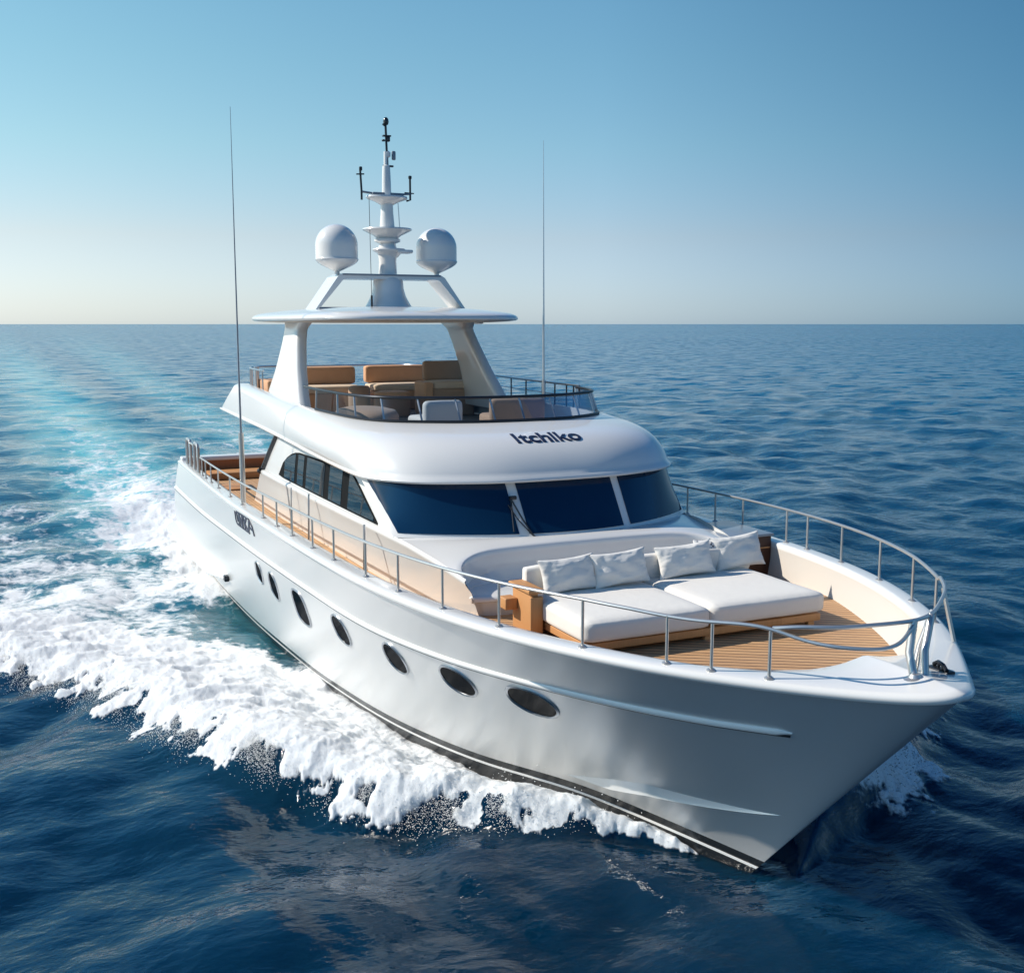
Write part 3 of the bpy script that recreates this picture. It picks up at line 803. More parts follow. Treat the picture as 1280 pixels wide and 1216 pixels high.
# ------------------------------------------------------------------ mast
mx = -12.35
prof = [(.52, 6.25), (.50, 6.33), (.44, 6.42), (.37, 6.55), (.325, 6.70), (.31, 6.86), (.26, 6.93), (.22, 6.98)]
mast = part(MB().lathe(prof, (mx, 0), 32, 1.15, .95).build('mast', 'gel', angle=60))
def mpiece(name, prof, n=28, sx=1.0, sy=1.0, dx=0.0, dy=0.0, mat='gel', ang=40):
    return MB().lathe(prof, (mx + dx, dy), n, sx, sy).build(name, mat, mast, angle=ang)
mpiece('mast_column', [(.19, 6.9), (.175, 7.25), (.19, 7.38)], 20)
mpiece('lower_platform', [(.17, 7.33), (.24, 7.42), (.31, 7.455), (.32, 7.475), (.31, 7.50), (.18, 7.51)], 28, 1.0, 1.05, 0, .03)
MB().box((mx + .15, .28, 7.44), (.28, .34, .07), .025).build('radar_bracket', 'gel', mast)
mpiece('mast_column', [(.19, 7.50), (.17, 7.58), (.165, 7.70)], 20)
mpiece('upper_platform', [(.165, 7.60), (.26, 7.64), (.265, 7.68), (.22, 7.71), (.28, 7.76), (.46, 7.845), (.50, 7.87), (.49, 7.895), (.2, 7.92)], 36)
mpiece('mast_column', [(.155, 7.90), (.13, 8.2), (.125, 8.40)], 12)
mpiece('yard_platform', [(.13, 8.36), (.25, 8.42), (.40, 8.47), (.43, 8.50), (.42, 8.53), (.1, 8.545)], 32, .7, 1.0)
mpiece('mast_column', [(.095, 8.53), (.085, 8.95), (.075, 9.12), (.05, 9.14), (.045, 9.40)], 16)
mb = MB(); mb.tube([(mx, -.52, 8.60), (mx, 0, 8.55), (mx, .52, 8.60)], .022, 8); mb.box((mx + .02, .02, 8.575), (.10, .66, .05), .015)
mb.build('yard', 'grey', mast)
mb = MB(); mb.tube([(mx, -.52, 8.44), (mx, -.52, 8.62), (mx, -.54, 9.02)], .022, 8); mb.tube([(mx, -.62, 8.93), (mx, -.46, 8.94)], .014, 6); mb.box((mx, -.53, 9.04), (.05, .06, .08), .015)
mb.build('signal_aerial', 'blackm', mast)
mb = MB(); mb.tube([(mx, .42, 8.46), (mx, .50, 8.48), (mx, .50, 8.85), (mx, .50, 8.92)], .022, 8); mb.tube([(mx, .38, 8.62), (mx, .58, 8.61)], .012, 6); mb.lathe([(.01, 8.88), (.035, 8.90), (.035, 8.95), (.01, 8.96)], (mx, .50), 10)
mb.build('signal_aerial', 'blackm', mast)
mb = MB(); mb.tube([(mx + .03, .02, 9.0), (mx, 0, 9.93)], .024, 8); mb.box((mx, .04, 9.12), (.06, .22, .035), .01); mb.build('top_pole', 'blackm', mast)
mb = MB(); mb.lathe([(.01, 9.90), (.045, 9.92), (.058, 9.97), (.05, 10.02), (.03, 10.05), (.01, 10.06)], (mx, .01), 14); mb.tube([(mx, -.06, 9.93), (mx, -.03, 9.90), (mx, .02, 9.92)], .02, 6); mb.build('masthead_light', 'black', mast)
mb = MB(); mb.box((mx, .02, 9.70), (.09, .17, .03), .01); mb.box((mx, .05, 9.64), (.08, .07, .10), .02); mb.box((mx, -.05, 9.61), (.05, .06, .04), .01); mb.build('anchor_light', 'black', mast)
MB().box((mx, .16, 9.33), (.05, .085, .18), .025).build('gps_unit', 'grey', mast)
mb = MB(); mb.lathe([(.02, 9.28), (.06, 9.30), (.065, 9.38), (.03, 9.41)], (mx, .03), 12); mb.build('horn_housing', 'gel', mast)
mb = MB(); mb.tube([(mx + .1, -.40, 8.47), (mx + .35, -.46, 6.34)], .006, 5); mb.tube([(mx + .35, -.46, 6.30), (mx + .35, -.46, 6.56)], .02, 6); mb.build('stay_wire', 'blackm', mast)
MB().tube([(mx + .05, .22, 8.40), (mx + .05, .25, 7.88)], .010, 5).build('stay_wire', 'satin', mast)

# whip aerials
w1 = part(MB().tube([(-11.5, -3.22, 2.62), (-11.5, -3.22, 3.98)], .05, 12).build('whip_aerial', 'chrome'))
MB().tube([(-11.5, -3.22, 3.98), (-11.5, -3.22, 5.2), (-11.47, -3.22, 7.5), (-11.42, -3.22, 9.85)], [.022, .018, .011, .004], 8).build('whip_rod', 'grey', w1)
w2 = part(MB().tube([(-9.5, 2.12, 4.48), (-9.5, 2.12, 4.95)], .04, 10).build('whip_aerial', 'satin'))
MB().tube([(-9.5, 2.12, 4.95), (-9.52, 2.12, 6.5), (-9.55, 2.12, 9.35)], [.026, .018, .005], 8).build('whip_rod', 'satin', w2)

# ------------------------------------------------------------------ guard rails
def rail_pt(x, side, h, off=.10):
    y, z = sheer_at(x); return np.array([x, side * max(float(y) - off, 0), float(z) + .03 + h])
def rail_h(x): return float(np.interp(x, [-18, -11, -6, -2, 0, 1.2], [.40, .41, .44, .47, .49, .46]))
xs = np.linspace(-17.3, 1.62, 120)
sb = [tuple(rail_pt(x, -1, rail_h(x))) for x in xs]
low = [(1.84, -.93, 3.235), (2.06, -.76, 3.21), (2.2, -.56, 3.20), (2.28, -.36, 3.205), (2.27, -.2, 3.235), (2.20, -.03, 3.30), (2.15, .10, 3.37)]
top = [(1.62, -1.08, 3.30), (1.78, -.95, 3.335), (1.98, -.66, 3.35), (2.10, -.33, 3.365), (2.15, .10, 3.375), (2.02, .42, 3.375), (1.82, .70, 3.375), (1.35, 1.26, 3.37), (.94, 1.62, 3.36)]
fine = resample(np.array([sb[-8], sb[-4], sb[-1]] + low), 50)
rail = part(MB().tube(sb[:-8] + [tuple(p) for p in fine], .019, 8).build('guard_rail', 'chrome'))
tp = resample(np.array(top), 60)
xs = np.linspace(.88, -14.5, 90)
pb = [tuple(rail_pt(x, 1, rail_h(x) + .03)) for x in xs]
MB().tube([tuple(p) for p in tp] + pb, .020, 8).build('pulpit_rail', 'chrome', rail)
def stanchion(x, s, h):
    b_ = rail_pt(x, s, -.01); t = rail_pt(x, s, h)
    mb = MB(); mb.tube([tuple(b_), tuple(t)], .016, 8); mb.lathe([(.045, b_[2] - .005), (.045, b_[2] + .02), (.025, b_[2] + .035)], (b_[0], b_[1]), 12)
    mb.build('stanchion', 'chrome', rail)
for x in (-16.9, -16.2, -15.2, -14.0, -12.4, -11.1, -9.25, -8.25, -7.25, -6.1, -5.1, -3.9, -2.95, -1.95, -1.0, .04, .84, 1.2, 1.62):
    stanchion(x, -1, rail_h(x))
for x in (-12.5, -11.2, -10, -8.9, -7.5, -6.3, -5.45, -4.65, -3.45, -2.9, -2.0, -.97, 0.0, .80):
    stanchion(x, 1, rail_h(x) + .03)
mb = MB(); mb.tube([(2.33, -.07, 2.88), (2.20, -.02, 3.10), (2.15, .06, 3.37)], .038, 10); mb.lathe([(.11, 2.875), (.11, 2.90), (.06, 2.92), (.045, 2.95)], (2.33, -.07), 18); mb.build('pulpit_post', 'chrome', rail)
MB().tube([(2.28, .10, 2.88), (2.20, .16, 3.1), (2.08, .34, 3.375)], .036, 10).build('pulpit_post', 'chrome', rail); MB().tube([(2.20, .04, 2.88), (2.10, .2, 3.1), (1.98, .46, 3.375)], .03, 10).build('pulpit_post', 'chrome', rail)
mb = MB(); mb.tube([(1.45, 1.32, 2.84), (1.40, 1.28, 3.1), (1.33, 1.26, 3.37)], .022, 8); mb.build('pulpit_post', 'chrome', rail)
# stern gate: tall polished hoops
mb = MB()
for xa, xb in ((-20.6, -19.6), (-18.6, -17.7)):
    a_, b_ = rail_pt(xa, -1, 0), rail_pt(xb, -1, 0)
    mb.tube([tuple(a_), tuple(a_ + np.array([0, 0, .62])), tuple(a_ + np.array([.1, 0, .68])), tuple(b_ + np.array([-.1, 0, .66])), tuple(b_ + np.array([0, 0, .60])), tuple(b_)], .04, 8)
a_ = rail_pt(-19.6, -1, .62); b_ = rail_pt(-18.6, -1, .60); mb.tube([tuple(a_), tuple(b_)], .025, 8)
part(mb.build('stern_gate', 'chrome'))
# bow chock
mb = MB(); mb.box((2.17, .40, 2.875), (.26, .10, .03), .01); mb.tube([(2.06, .43, 2.90), (2.12, .42, 2.935), (2.22, .38, 2.935), (2.28, .36, 2.90)], .02, 8); mb.tube([(2.13, .415, 2.88), (2.13, .415, 2.935)], .016, 6); mb.tube([(2.21, .385, 2.88), (2.21, .385, 2.935)], .016, 6)
part(mb.build('mooring_cleat', 'blackm'))
# port timber locker on the side deck
mb = MB(); mb.box((-4.15, 2.58, 2.58), (1.1, .78, .66), .015)
lk = part(mb.build('deck_locker', 'mahog'))
MB().box((-4.15, 2.58, 2.925), (1.16, .84, .04), .012).build('lid', 'grey', lk)
MB().box((-3.585, 2.58, 2.74), (.02, .70, .02), .005).build('drawer_line', 'wood', lk)

# ------------------------------------------------------------------ loose furniture on the foredeck
def softbox(c, d, r, mat, name, parent=None, puff=.03, seed=0, sub=14):
    """upholstered block: rounded box whose faces bulge and wrinkle a little"""
    bm = bmesh.new(); bmesh.ops.create_cube(bm, size=1.0)
    for v in bm.verts: v.co = Vector((v.co.x * d[0], v.co.y * d[1], v.co.z * d[2]))
    bmesh.ops.subdivide_edges(bm, edges=list(bm.edges), cuts=sub, use_grid_fill=True)
    h = Vector(d) / 2
    for v in bm.verts:
        p = v.co.copy()
        q = Vector([max(-(h[k] - r), min(h[k] - r, p[k])) for k in range(3)])
        e = p - q
        # pull grid points toward the rounded corner
        if e.length > 1e-9:
            p = q + e.normalized() * min(r, max(abs(e.x), abs(e.y), abs(e.z)))
        f = (1 - (p.x / h.x)**2) * (1 - (p.y / h.y)**2)
        p.z += puff * max(f, 0)**.6 * (1 if p.z > 0 else 0)
        g = (1 - (p.z / h.z)**2)
        p.x += math.copysign(puff * .5 * max(g, 0) * (1 - (p.y / h.y)**4), p.x) * (abs(p.x) > h.x - r)
        w = mnoise.noise(Vector((p.x * 3 + seed, p.y * 3, p.z * 5))) * .008
        p += p.normalized() * w
        v.co = p
    bm.verts.index_update()
    V = [tuple(v.co + Vector(c)) for v in bm.verts]; F = [tuple(v.index for v in f.verts) for f in bm.faces]; bm.free()
    return link(name, V, F, mat, parent, angle=75)
OFF = Vector((.28, -.185, .085))
db = empty('daybed_sofa', (-1.95, .17, DZ), 'long white cushioned daybed sofa on a varnished wood base on the foredeck', 'sofa')
db['world_parts'] = True
mb = MB(); mb.box((-1.95, .17, 2.415), (1.62, 3.22, .09), .012); mb.build('base_frame', 'wood', db)
for x in (-1.20, -2.65):
    for y in (-1.30, .17, 1.66):
        MB().box((x, y, 2.31), (.07, .09, .13), .01).build('leg', 'wood', db)
softbox((-1.91, -.665, 2.59), (1.64, 1.64, .25), .07, 'cush', 'mattress', db, .025, 1)
softbox((-1.91, .985, 2.60), (1.64, 1.64, .25), .07, 'cush', 'mattress', db, .025, 9)
softbox((-2.66, .17, 2.86), (.16, 3.3, .34), .06, 'cush', 'backrest', db, .0, 4)
mb = MB(); mb.box((-2.42, -1.57, 2.56), (.50, .10, .52), .012); mb.box((-2.42, -1.56, 2.84), (.58, .20, .05), .012); mb.box((-2.15, -1.56, 2.54), (.06, .16, .48), .01); mb.build('side_panel', 'wood', db)
mb = MB(); mb.box((-2.62, -1.70, 2.62), (.20, .16, .14), .015); mb.build('arm_block', 'wood', db)
for o in list(db.children): o.matrix_parent_inverse = Matrix.Translation(OFF) @ o.matrix_parent_inverse
db.location = Vector(db.location) + OFF
for o in list(db.children): o.matrix_parent_inverse = Matrix.Translation(-OFF) @ o.matrix_parent_inverse

def pillow(name, label, c, w, h, t, lean, yaw, roll, seed, mat='pill', group='white pillows along the sofa back'):
    n = 31; rows = []
    s = np.linspace(-1, 1, n); A, B = np.meshgrid(s, s, indexing='ij')
    prof = np.clip(1 - np.abs(A)**2.6, 0, 1)**.55 * np.clip(1 - np.abs(B)**2.6, 0, 1)**.55
    # corners stay sharp, edges pull in
    pin = 1 - .10 * (1 - np.abs(B)**2) * np.abs(A)**3; pin2 = 1 - .12 * (1 - np.abs(A)**2) * np.abs(B)**3
    X = A * w / 2 * pin; Z = B * h / 2 * pin2
    wr = np.zeros_like(A)
    for i in range(n):
        for j in range(n):
            e = max(abs(A[i, j]), abs(B[i, j]))
            wr[i, j] = mnoise.noise(Vector((A[i, j] * 2.2 + seed, B[i, j] * 2.2, 0))) * .024 + mnoise.noise(Vector((A[i, j] * 6 + seed, B[i, j] * 9, 3))) * .013 * e
    F = prof * t / 2 + wr * np.clip(prof * 2, 0, 1)
    Bk = -prof * t / 2
    mtx = Matrix.Rotation(yaw, 3, 'Z') @ Matrix.Rotation(lean, 3, 'Y') @ Matrix.Rotation(roll, 3, 'X')
    mb = MB()
    for D in (F, Bk):
        P = np.stack([D, X, Z], -1).reshape(-1, 3); P = np.array([tuple(mtx @ Vector(p) + Vector(c) + OFF) for p in P]).reshape(n, n, 3)
        mb.grid(P)
    return tag(mb.build(name, mat, angle=80), label, 'pillow', group)
pillow('pillow', 'leftmost white pillow leaning by the wooden arm of the foredeck sofa', (-2.45, -.98, 2.93), .80, .44, .20, -.34, .05, .03, 3)
pillow('pillow', 'white pillow overlapping the leftmost one, second from the wooden arm', (-2.43, -.27, 2.945), .80, .44, .20, -.32, .0, .05, 11)
pillow('pillow', 'white pillow third from the wooden arm, just right of the mattress seam', (-2.50, .72, 2.945), .84, .43, .20, -.36, -.06, .06, 23)
pillow('pillow', 'rightmost white pillow near the brown deck locker', (-2.62, 1.62, 2.955), .78, .46, .20, -.34, -.04, .07, 31)
# small printed cushion tucked between the two right pillows
def print_fabric():
    m, n, l, p = nodes('printed_linen')
    tc = n.new('ShaderNodeTexCoord'); vo = n.new('ShaderNodeTexVoronoi'); vo.inputs['Scale'].default_value = 26
    l.new(tc.outputs['Object'], vo.inputs['Vector'])
    cr = n.new('ShaderNodeValToRGB'); cr.color_ramp.elements[0].position = .32; cr.color_ramp.elements[0].color = (.05, .06, .08, 1)
    cr.color_ramp.elements[1].position = .40; cr.color_ramp.elements[1].color = (.72, .70, .68, 1)
    l.new(vo.outputs['Distance'], cr.inputs[0]); l.new(cr.outputs[0], p.inputs['Base Color']); p.inputs['Roughness'].default_value = .9
    return m
M['print'] = print_fabric()
pillow('pillow', 'small grey printed cushion tucked behind the rightmost pillow', (-2.68, 1.16, 2.95), .34, .40, .14, -.3, -.05, .0, 41, 'print', None)

# ------------------------------------------------------------------ furniture on the flybridge
def fly_sofa(c, w, label, mat, yaw=0.0, d=.8, hb=.55, seat_h=.42, zf=4.05, arm=False):
    e = empty('lounge_sofa', (c[0], c[1], zf), label, 'sofa', 'lounge seats on the upper deck')
    e.rotation_euler = (0, 0, yaw)
    softbox((0, 0, seat_h / 2), (d, w, seat_h), .04, mat, 'seat_base', e, .0, c[1])
    softbox((.03, 0, seat_h + .07), (d - .06, w - .04, .16), .05, 'cream', 'seat_cushion', e, .02, c[0])
    softbox((-d / 2 + .12, 0, seat_h + .36), (.24, w, hb + .15), .07, mat, 'backrest', e, .0, c[1] + 2)
    return e
fly_sofa((-14.85, -.62, 0), 1.42, 'tan low-backed sofa beside the left hardtop leg on the upper deck', 'tan', 0, .85, .25, .44)
fly_sofa((-15.1, 1.15, 0), 1.50, 'widest tan sofa in the middle of the upper deck', 'tan', 0, .85, .25, .44)
e = fly_sofa((-13.1, 1.58, 0), .95, 'boxy taupe armchair by the right hardtop leg on the upper deck', 'taupe', -.08, .85, .28, .58)
softbox((.05, -.56, .36), (.9, .20, .72), .05, 'tan', 'armrest', e, 0, 5)
pf = tag(MB().lathe([(.02, 4.06), (.33, 4.06), (.36, 4.12), (.36, 4.50), (.34, 4.57), (.25, 4.59), (.02, 4.595)], (-13.1, .30), 28, .9, 1.1).build('pouf', 'tan', angle=60), 'round tan pouf in front of the upper deck sofas', 'pouf')
pf2 = tag(MB().lathe([(.02, 4.06), (.22, 4.06), (.24, 4.12), (.24, 4.60), (.2, 4.66), (.02, 4.67)], (-14.0, -.15), 24).build('pouf', 'taupe', angle=60), 'small dark brown pouf between the two tan upper deck sofas', 'pouf')
def fly_chair(c, label, mat, yaw, w=.72):
    e = empty('lounge_chair', (c[0], c[1], 4.05), label, 'armchair', 'armchairs behind the upper deck screen')
    e.rotation_euler = (0, 0, yaw)
    softbox((0, 0, .2), (.7, w, .4), .06, mat, 'seat', e, .02, c[0])
    softbox((.30, 0, .40), (.18, w, .56), .08, mat, 'backrest', e, 0, c[1])
    return e
fly_chair((-8.3, -.55, 0), 'pale cushioned armchair behind the tinted upper deck screen', 'cush', .1)
fly_chair((-8.2, .85, 0), 'dark taupe armchair behind the screen, right of the pale one', 'taupe', -.1, 1.0)
sf = empty('curved_seat', (-9.3, -1.45, 4.05), 'low curved taupe seat behind the left part of the screen', 'seat')
mb = MB(); mb.lathe([(.02, .02), (.62, .02), (.66, .1), (.66, .38), (.6, .46), (.4, .50), (.02, .505)], (0, 0), 30, 1.3, .8); mb.build('seat_pad', 'taupe', sf, angle=60)

# ------------------------------------------------------------------ the sea
def vnoise(x, y, seed):
    xi = np.floor(x).astype(np.int64); yi = np.floor(y).astype(np.int64); fx = x - xi; fy = y - yi
    fx = fx * fx * fx * (fx * (fx * 6 - 15) + 10); fy = fy * fy * fy * (fy * (fy * 6 - 15) + 10)
    def h(a, b):
        n = (a * 374761393 + b * 668265263 + seed * 1442695041) & 0xFFFFFFFF
        n = ((n ^ (n >> 13)) * 1274126177) & 0xFFFFFFFF
        return ((n ^ (n >> 16)) & 0xFFFF) / 65535.0
    return (h(xi, yi) * (1 - fx) + h(xi + 1, yi) * fx) * (1 - fy) + (h(xi, yi + 1) * (1 - fx) + h(xi + 1, yi + 1) * fx) * fy
def fbm(x, y, seed, octs, gain=.5):
    a = 1.0; t = 0; f = 1.0; n = 0
    for o in range(octs):
        c, s_ = math.cos(o * 1.1), math.sin(o * 1.1)
        t = t + a * vnoise((x * c - y * s_) * f + 17.3 * o, (x * s_ + y * c) * f, seed + o); n += a; a *= gain; f *= 2.03
    return t / n
def smooth(a, b, x):
    t = np.clip((x - a) / (b - a), 0, 1); return t * t * (3 - 2 * t)
WAVES = []
wr = np.random.default_rng(21)
for i in range(110):
    lam = .5 * (9.0 / .5)**(wr.random()); th_ = R(115) + wr.normal() * 1.05
    WAVES.append((lam, math.cos(th_), math.sin(th_), wr.random() * 6.283, .0205 * lam / 6.283 * (1.0 if lam < 4 else .75) * (1.0 if lam > 1.1 else .7)))
def sea(x, y, cell):
    H = np.zeros_like(x); DX = np.zeros_like(x); DY = np.zeros_like(x)
    for lam, cx, cy, ph, a in WAVES:
        k = 6.2832 / lam; f = a * np.clip((lam / np.maximum(cell, 1e-3) - 2.0) / 2.0, 0, 1)
        p = k * (x * cx + y * cy) + ph; sp = np.sin(p)
        H += f * sp; q = f * np.cos(p) * .9; DX += q * cx; DY += q * cy
    return H, DX, DY
CREST = np.array([(-.75, -.30), (-1.4, -.85), (-2.2, -1.9), (-3.2, -2.95), (-4.5, -3.85), (-6.1, -4.65), (-7.8, -5.05), (-9.6, -5.75), (-11.6, -7.0), (-14.5, -9.2), (-20, -13.5), (-40, -27.5), (-90, -60)])
def crest_field(x, y):
    best = np.full_like(x, 1e9); sgn = np.zeros_like(x); arc = np.zeros_like(x); s0 = 0
    for a, b in zip(CREST[:-1], CREST[1:]):
        ab = b - a; L = np.linalg.norm(ab); t = np.clip(((x - a[0]) * ab[0] + (y - a[1]) * ab[1]) / L**2, 0, 1)
        dx = x - a[0] - ab[0] * t; dy = y - a[1] - ab[1] * t; d = np.hypot(dx, dy); m = d < best
        cr = ab[0] * dy - ab[1] * dx
        best = np.where(m, d, best); sgn = np.where(m, np.sign(cr), sgn); arc = np.where(m, s0 + t * L, arc); s0 += L
    return best * sgn, arc          # positive = outboard
def crest_at(x, y):
    return crest_field(np.where(y > 0, x - 1.1, x), np.where(y > 0, -y * .78, y))
def wake(x, y):
    """foam density, turquoise amount, height of the bow wave and wake"""
    d, s_ = crest_at(x, y)
    yy = -np.abs(y)
    d = np.where(yy < -60, 5.0, d)
    jag = (fbm(x * 2.4, y * 2.4, 3, 5, .62) - .5)
    W = np.interp(s_, [0, 1.5, 4, 8, 12, 20, 40], [.04, .5, .90, 1.25, 1.5, 1.6, 1.2])
    dj = d + jag * W * 1.25
    outer = 1 - smooth(.40 * W, .62 * W, dj)
    inn = np.interp(s_, [0, 4, 7, 9, 13], [3.0, 2.6, 2.5, 2.2, 1.7]) * W
    inner_ = 1 - smooth(.6 * inn, 1.25 * inn, -dj)
    fade = np.interp(s_, [0, 14, 22, 40, 80], [1, 1, .8, .4, 0])
    D = outer * inner_ * fade * np.where(y > 0, smooth(-9, -5, x) * smooth(1.2, 2.6, s_), 1.0)
    Hc = np.interp(s_, [0, 1, 3, 6, 9, 14, 22, 40], [.05, .30, .52, .50, .45, .38, .25, 0]) * np.where(d > 0, np.exp(-(d / (.58 * W))**2), np.exp(-(d / (1.25 * W))**2))
    # streaky wash between the bow wave and the hull, spreading aft
    bx = np.interp(x, BX, BY); hd = np.abs(y) - np.where(x < -22.4, 2.6, bx)
    behind = (y < 0) * smooth(-7.5, -11.5, x) * smooth(-.2, 1.0, -d) * np.exp(-np.clip(-x - 14, 0, None) / 26)
    patch = fbm(x * .35 + 3, y * .35, 9, 3)
    D = np.maximum(D, behind * (.40 + .60 * (patch - .45)) * smooth(.1, .9, hd) )
    D = np.maximum(D, .42 * smooth(-6.5, -9.5, x) * (1 - smooth(-.1, .6, -d - 1.2)) * (d < 0) * (y < 0) * fade)
    # white water along the after part of the hull
    al = smooth(-13.5, -17.0, x) * smooth(-34, -23.5, x)
    D = np.maximum(D, al * (1 - smooth(.35, 1.25, hd + jag * .9)) * (hd > -.5))
    # propeller wash
    ds = np.clip(-22.2 - x, 0, None); wid = 2.7 + .035 * ds
    cl = np.abs(y) + jag * 2.2
    st = (x < -22.0) * (1 - smooth(wid * .75, wid * 1.25, cl))
    D = np.maximum(D, st * (.95 * np.exp(-ds / 9) + .20 * np.exp(-ds / 60)) )
    armL = (x < -22) * np.exp(-((y + 3.0 + .012 * ds) / (2.3 + .014 * ds))**2)
    armR = (x < -22) * np.exp(-((y - 3.0 - .040 * ds) / (1.3 + .020 * ds))**2)
    D = np.maximum(D, armL * (.72 * np.exp(-ds / 14) + .26 * np.exp(-ds / 120)))
    D = np.maximum(D, armR * (.30 * np.exp(-ds / 30) + .24 * np.exp(-ds / 160)))
    T = np.clip(st * np.exp(-ds / 25) * .8, 0, 1)
    T = np.maximum(T, armL * (.95 * np.exp(-ds / 130) + .22 * np.exp(-ds / 900)))
    T = np.maximum(T, armR * (.55 * np.exp(-ds / 160) + .16 * np.exp(-ds / 900)))
    T = np.maximum(T, .6 * np.exp(-(((x + 31) / 15)**2 + ((np.abs(y) - 4.4) / 1.5)**2)) * (y < 0))
    T = np.maximum(T, .75 * np.exp(-(((x + 9.6) / 1.7)**2 + ((np.abs(y) - 4.2) / .9)**2)))
    T = np.maximum(T, .22 * behind)
    H = Hc * (1 - smooth(0, 1, -hd * 4)) - .10 * behind * smooth(0, 1.5, hd) * np.exp(-np.clip(-x - 12, 0, None) / 12)
    H = H - .11 * (1 - smooth(.2, 1.3, np.abs(hd))) * smooth(-14, -11, x) * (1 - smooth(-1.2, 1.4, x))
    H = H + .10 * st * np.exp(-ds / 20) + al * .04 * np.exp(-(np.clip(hd, 0, None) / .5)**2)
    H = H - .10 * np.exp(-(((x + 30) / 12)**2 + ((np.abs(y) - 4.6) / 1.6)**2)) * (y < 0)
    ep = np.hypot((x + 1.55) / 1.35, (y - 2.75) / 1.45); ej = ep + jag * .7
    D = np.maximum(D, (y > 0) * (1 - smooth(.62, 1.0, ej)))
    H = H + (y > 0) * .42 * np.exp(-(ep / .75)**2)
    return np.clip(D, 0, 1), np.clip(T, 0, 1), H
def surface(x, y, cell):
    H, DX, DY = sea(x, y, cell); D, T, HW = wake(x, y)
    calm = (1 - .35 * D) * (.65 + .7 * fbm(x * .06, y * .09, 5, 3))
    lum = (1 - np.abs(2 * fbm(x * 1.3, y * 1.3, 31, 5, .48) - 1)) - .6
    fine = fbm(x * 9, y * 9, 47, 3, .55) - .5
    Hs = H * calm + HW + D**1.5 * (.20 * lum + .03 * fine) * np.interp(np.hypot(x - CAM.x, y - CAM.y), [8, 30, 60, 200], [1, 1, .6, .2])
    return Hs, DX * calm, DY * calm, D, T
# polar sheet: dense where the waves are close, ever wider cells towards the horizon
rr = [1.5]
while rr[-1] < 30000:
    r_ = rr[-1]; rr.append(r_ + max(.035, r_ * r_ / 6600 * 1.15 if r_ < 400 else r_ * .09))
    if r_ < 7.5: rr[-1] = r_ + .35
rr = np.array(rr)
aa = np.concatenate([np.linspace(-180, -34, 60)[:-1], np.linspace(-34, 34, 1080), np.linspace(34, 180, 60)[1:-1]])
base = math.atan2(math.sin(YAW), -math.cos(YAW))
A_, R_ = np.meshgrid(R(1) * aa + base, rr, indexing='ij')
X = CAM.x + R_ * np.cos(A_); Y = CAM.y + R_ * np.sin(A_)
dr = np.gradient(rr); CELL = np.maximum(np.broadcast_to(dr * .55, X.shape), R_ * np.gradient(R(1) * aa)[:, None])
Hs, DX, DY, FO, TU = surface(X, Y, CELL)
fo_keep = FO
n_a, n_r = X.shape
co = np.stack([X - DX, Y - DY, Hs], -1).reshape(-1, 3).astype(np.float32)
ia = np.arange(n_a)[:, None]; ir = np.arange(n_r - 1)[None, :]
q0 = ia * n_r + ir; q1 = ((ia + 1) % n_a) * n_r + ir
Q = np.stack([q0, q0 + 1, q1 + 1, q1], -1).reshape(-1, 4).astype(np.int32)[:, ::-1]
ctr = len(co); co = np.concatenate([co, np.array([[CAM.x, CAM.y, 0]], np.float32)])
tri = np.stack([np.arange(n_a) * n_r, ((np.arange(n_a) + 1) % n_a) * n_r, np.full(n_a, ctr)], -1).astype(np.int32)
def fast_mesh(name, co, quads, tris=None):
    me = bpy.data.meshes.new(name); me.vertices.add(len(co)); me.vertices.foreach_set('co', co.ravel())
    nt = 0 if tris is None else len(tris); nl = 4 * len(quads) + 3 * nt
    me.loops.add(nl); li = quads.ravel() if nt == 0 else (np.concatenate([quads.ravel(), tris.ravel()]) if len(quads) else tris.ravel())
    me.loops.foreach_set('vertex_index', li.astype(np.int32)); me.polygons.add(len(quads) + nt)
    ls = np.concatenate([np.arange(len(quads)) * 4, 4 * len(quads) + np.arange(nt) * 3]).astype(np.int32)
    me.polygons.foreach_set('loop_start', ls)
    me.polygons.foreach_set('use_smooth', np.ones(len(ls), bool))
    me.update(calc_edges=True)
    return me
me = fast_mesh('sea', co, Q, tri)
for nm, arr in (('foam', FO), ('turquoise', TU)):
    at_ = me.attributes.new(nm, 'FLOAT', 'POINT'); at_.data.foreach_set('value', np.append(arr.reshape(-1), 0).astype(np.float32))
sea_o = bpy.data.objects.new('sea', me); COL.objects.link(sea_o); sea_o['kind'] = 'structure'

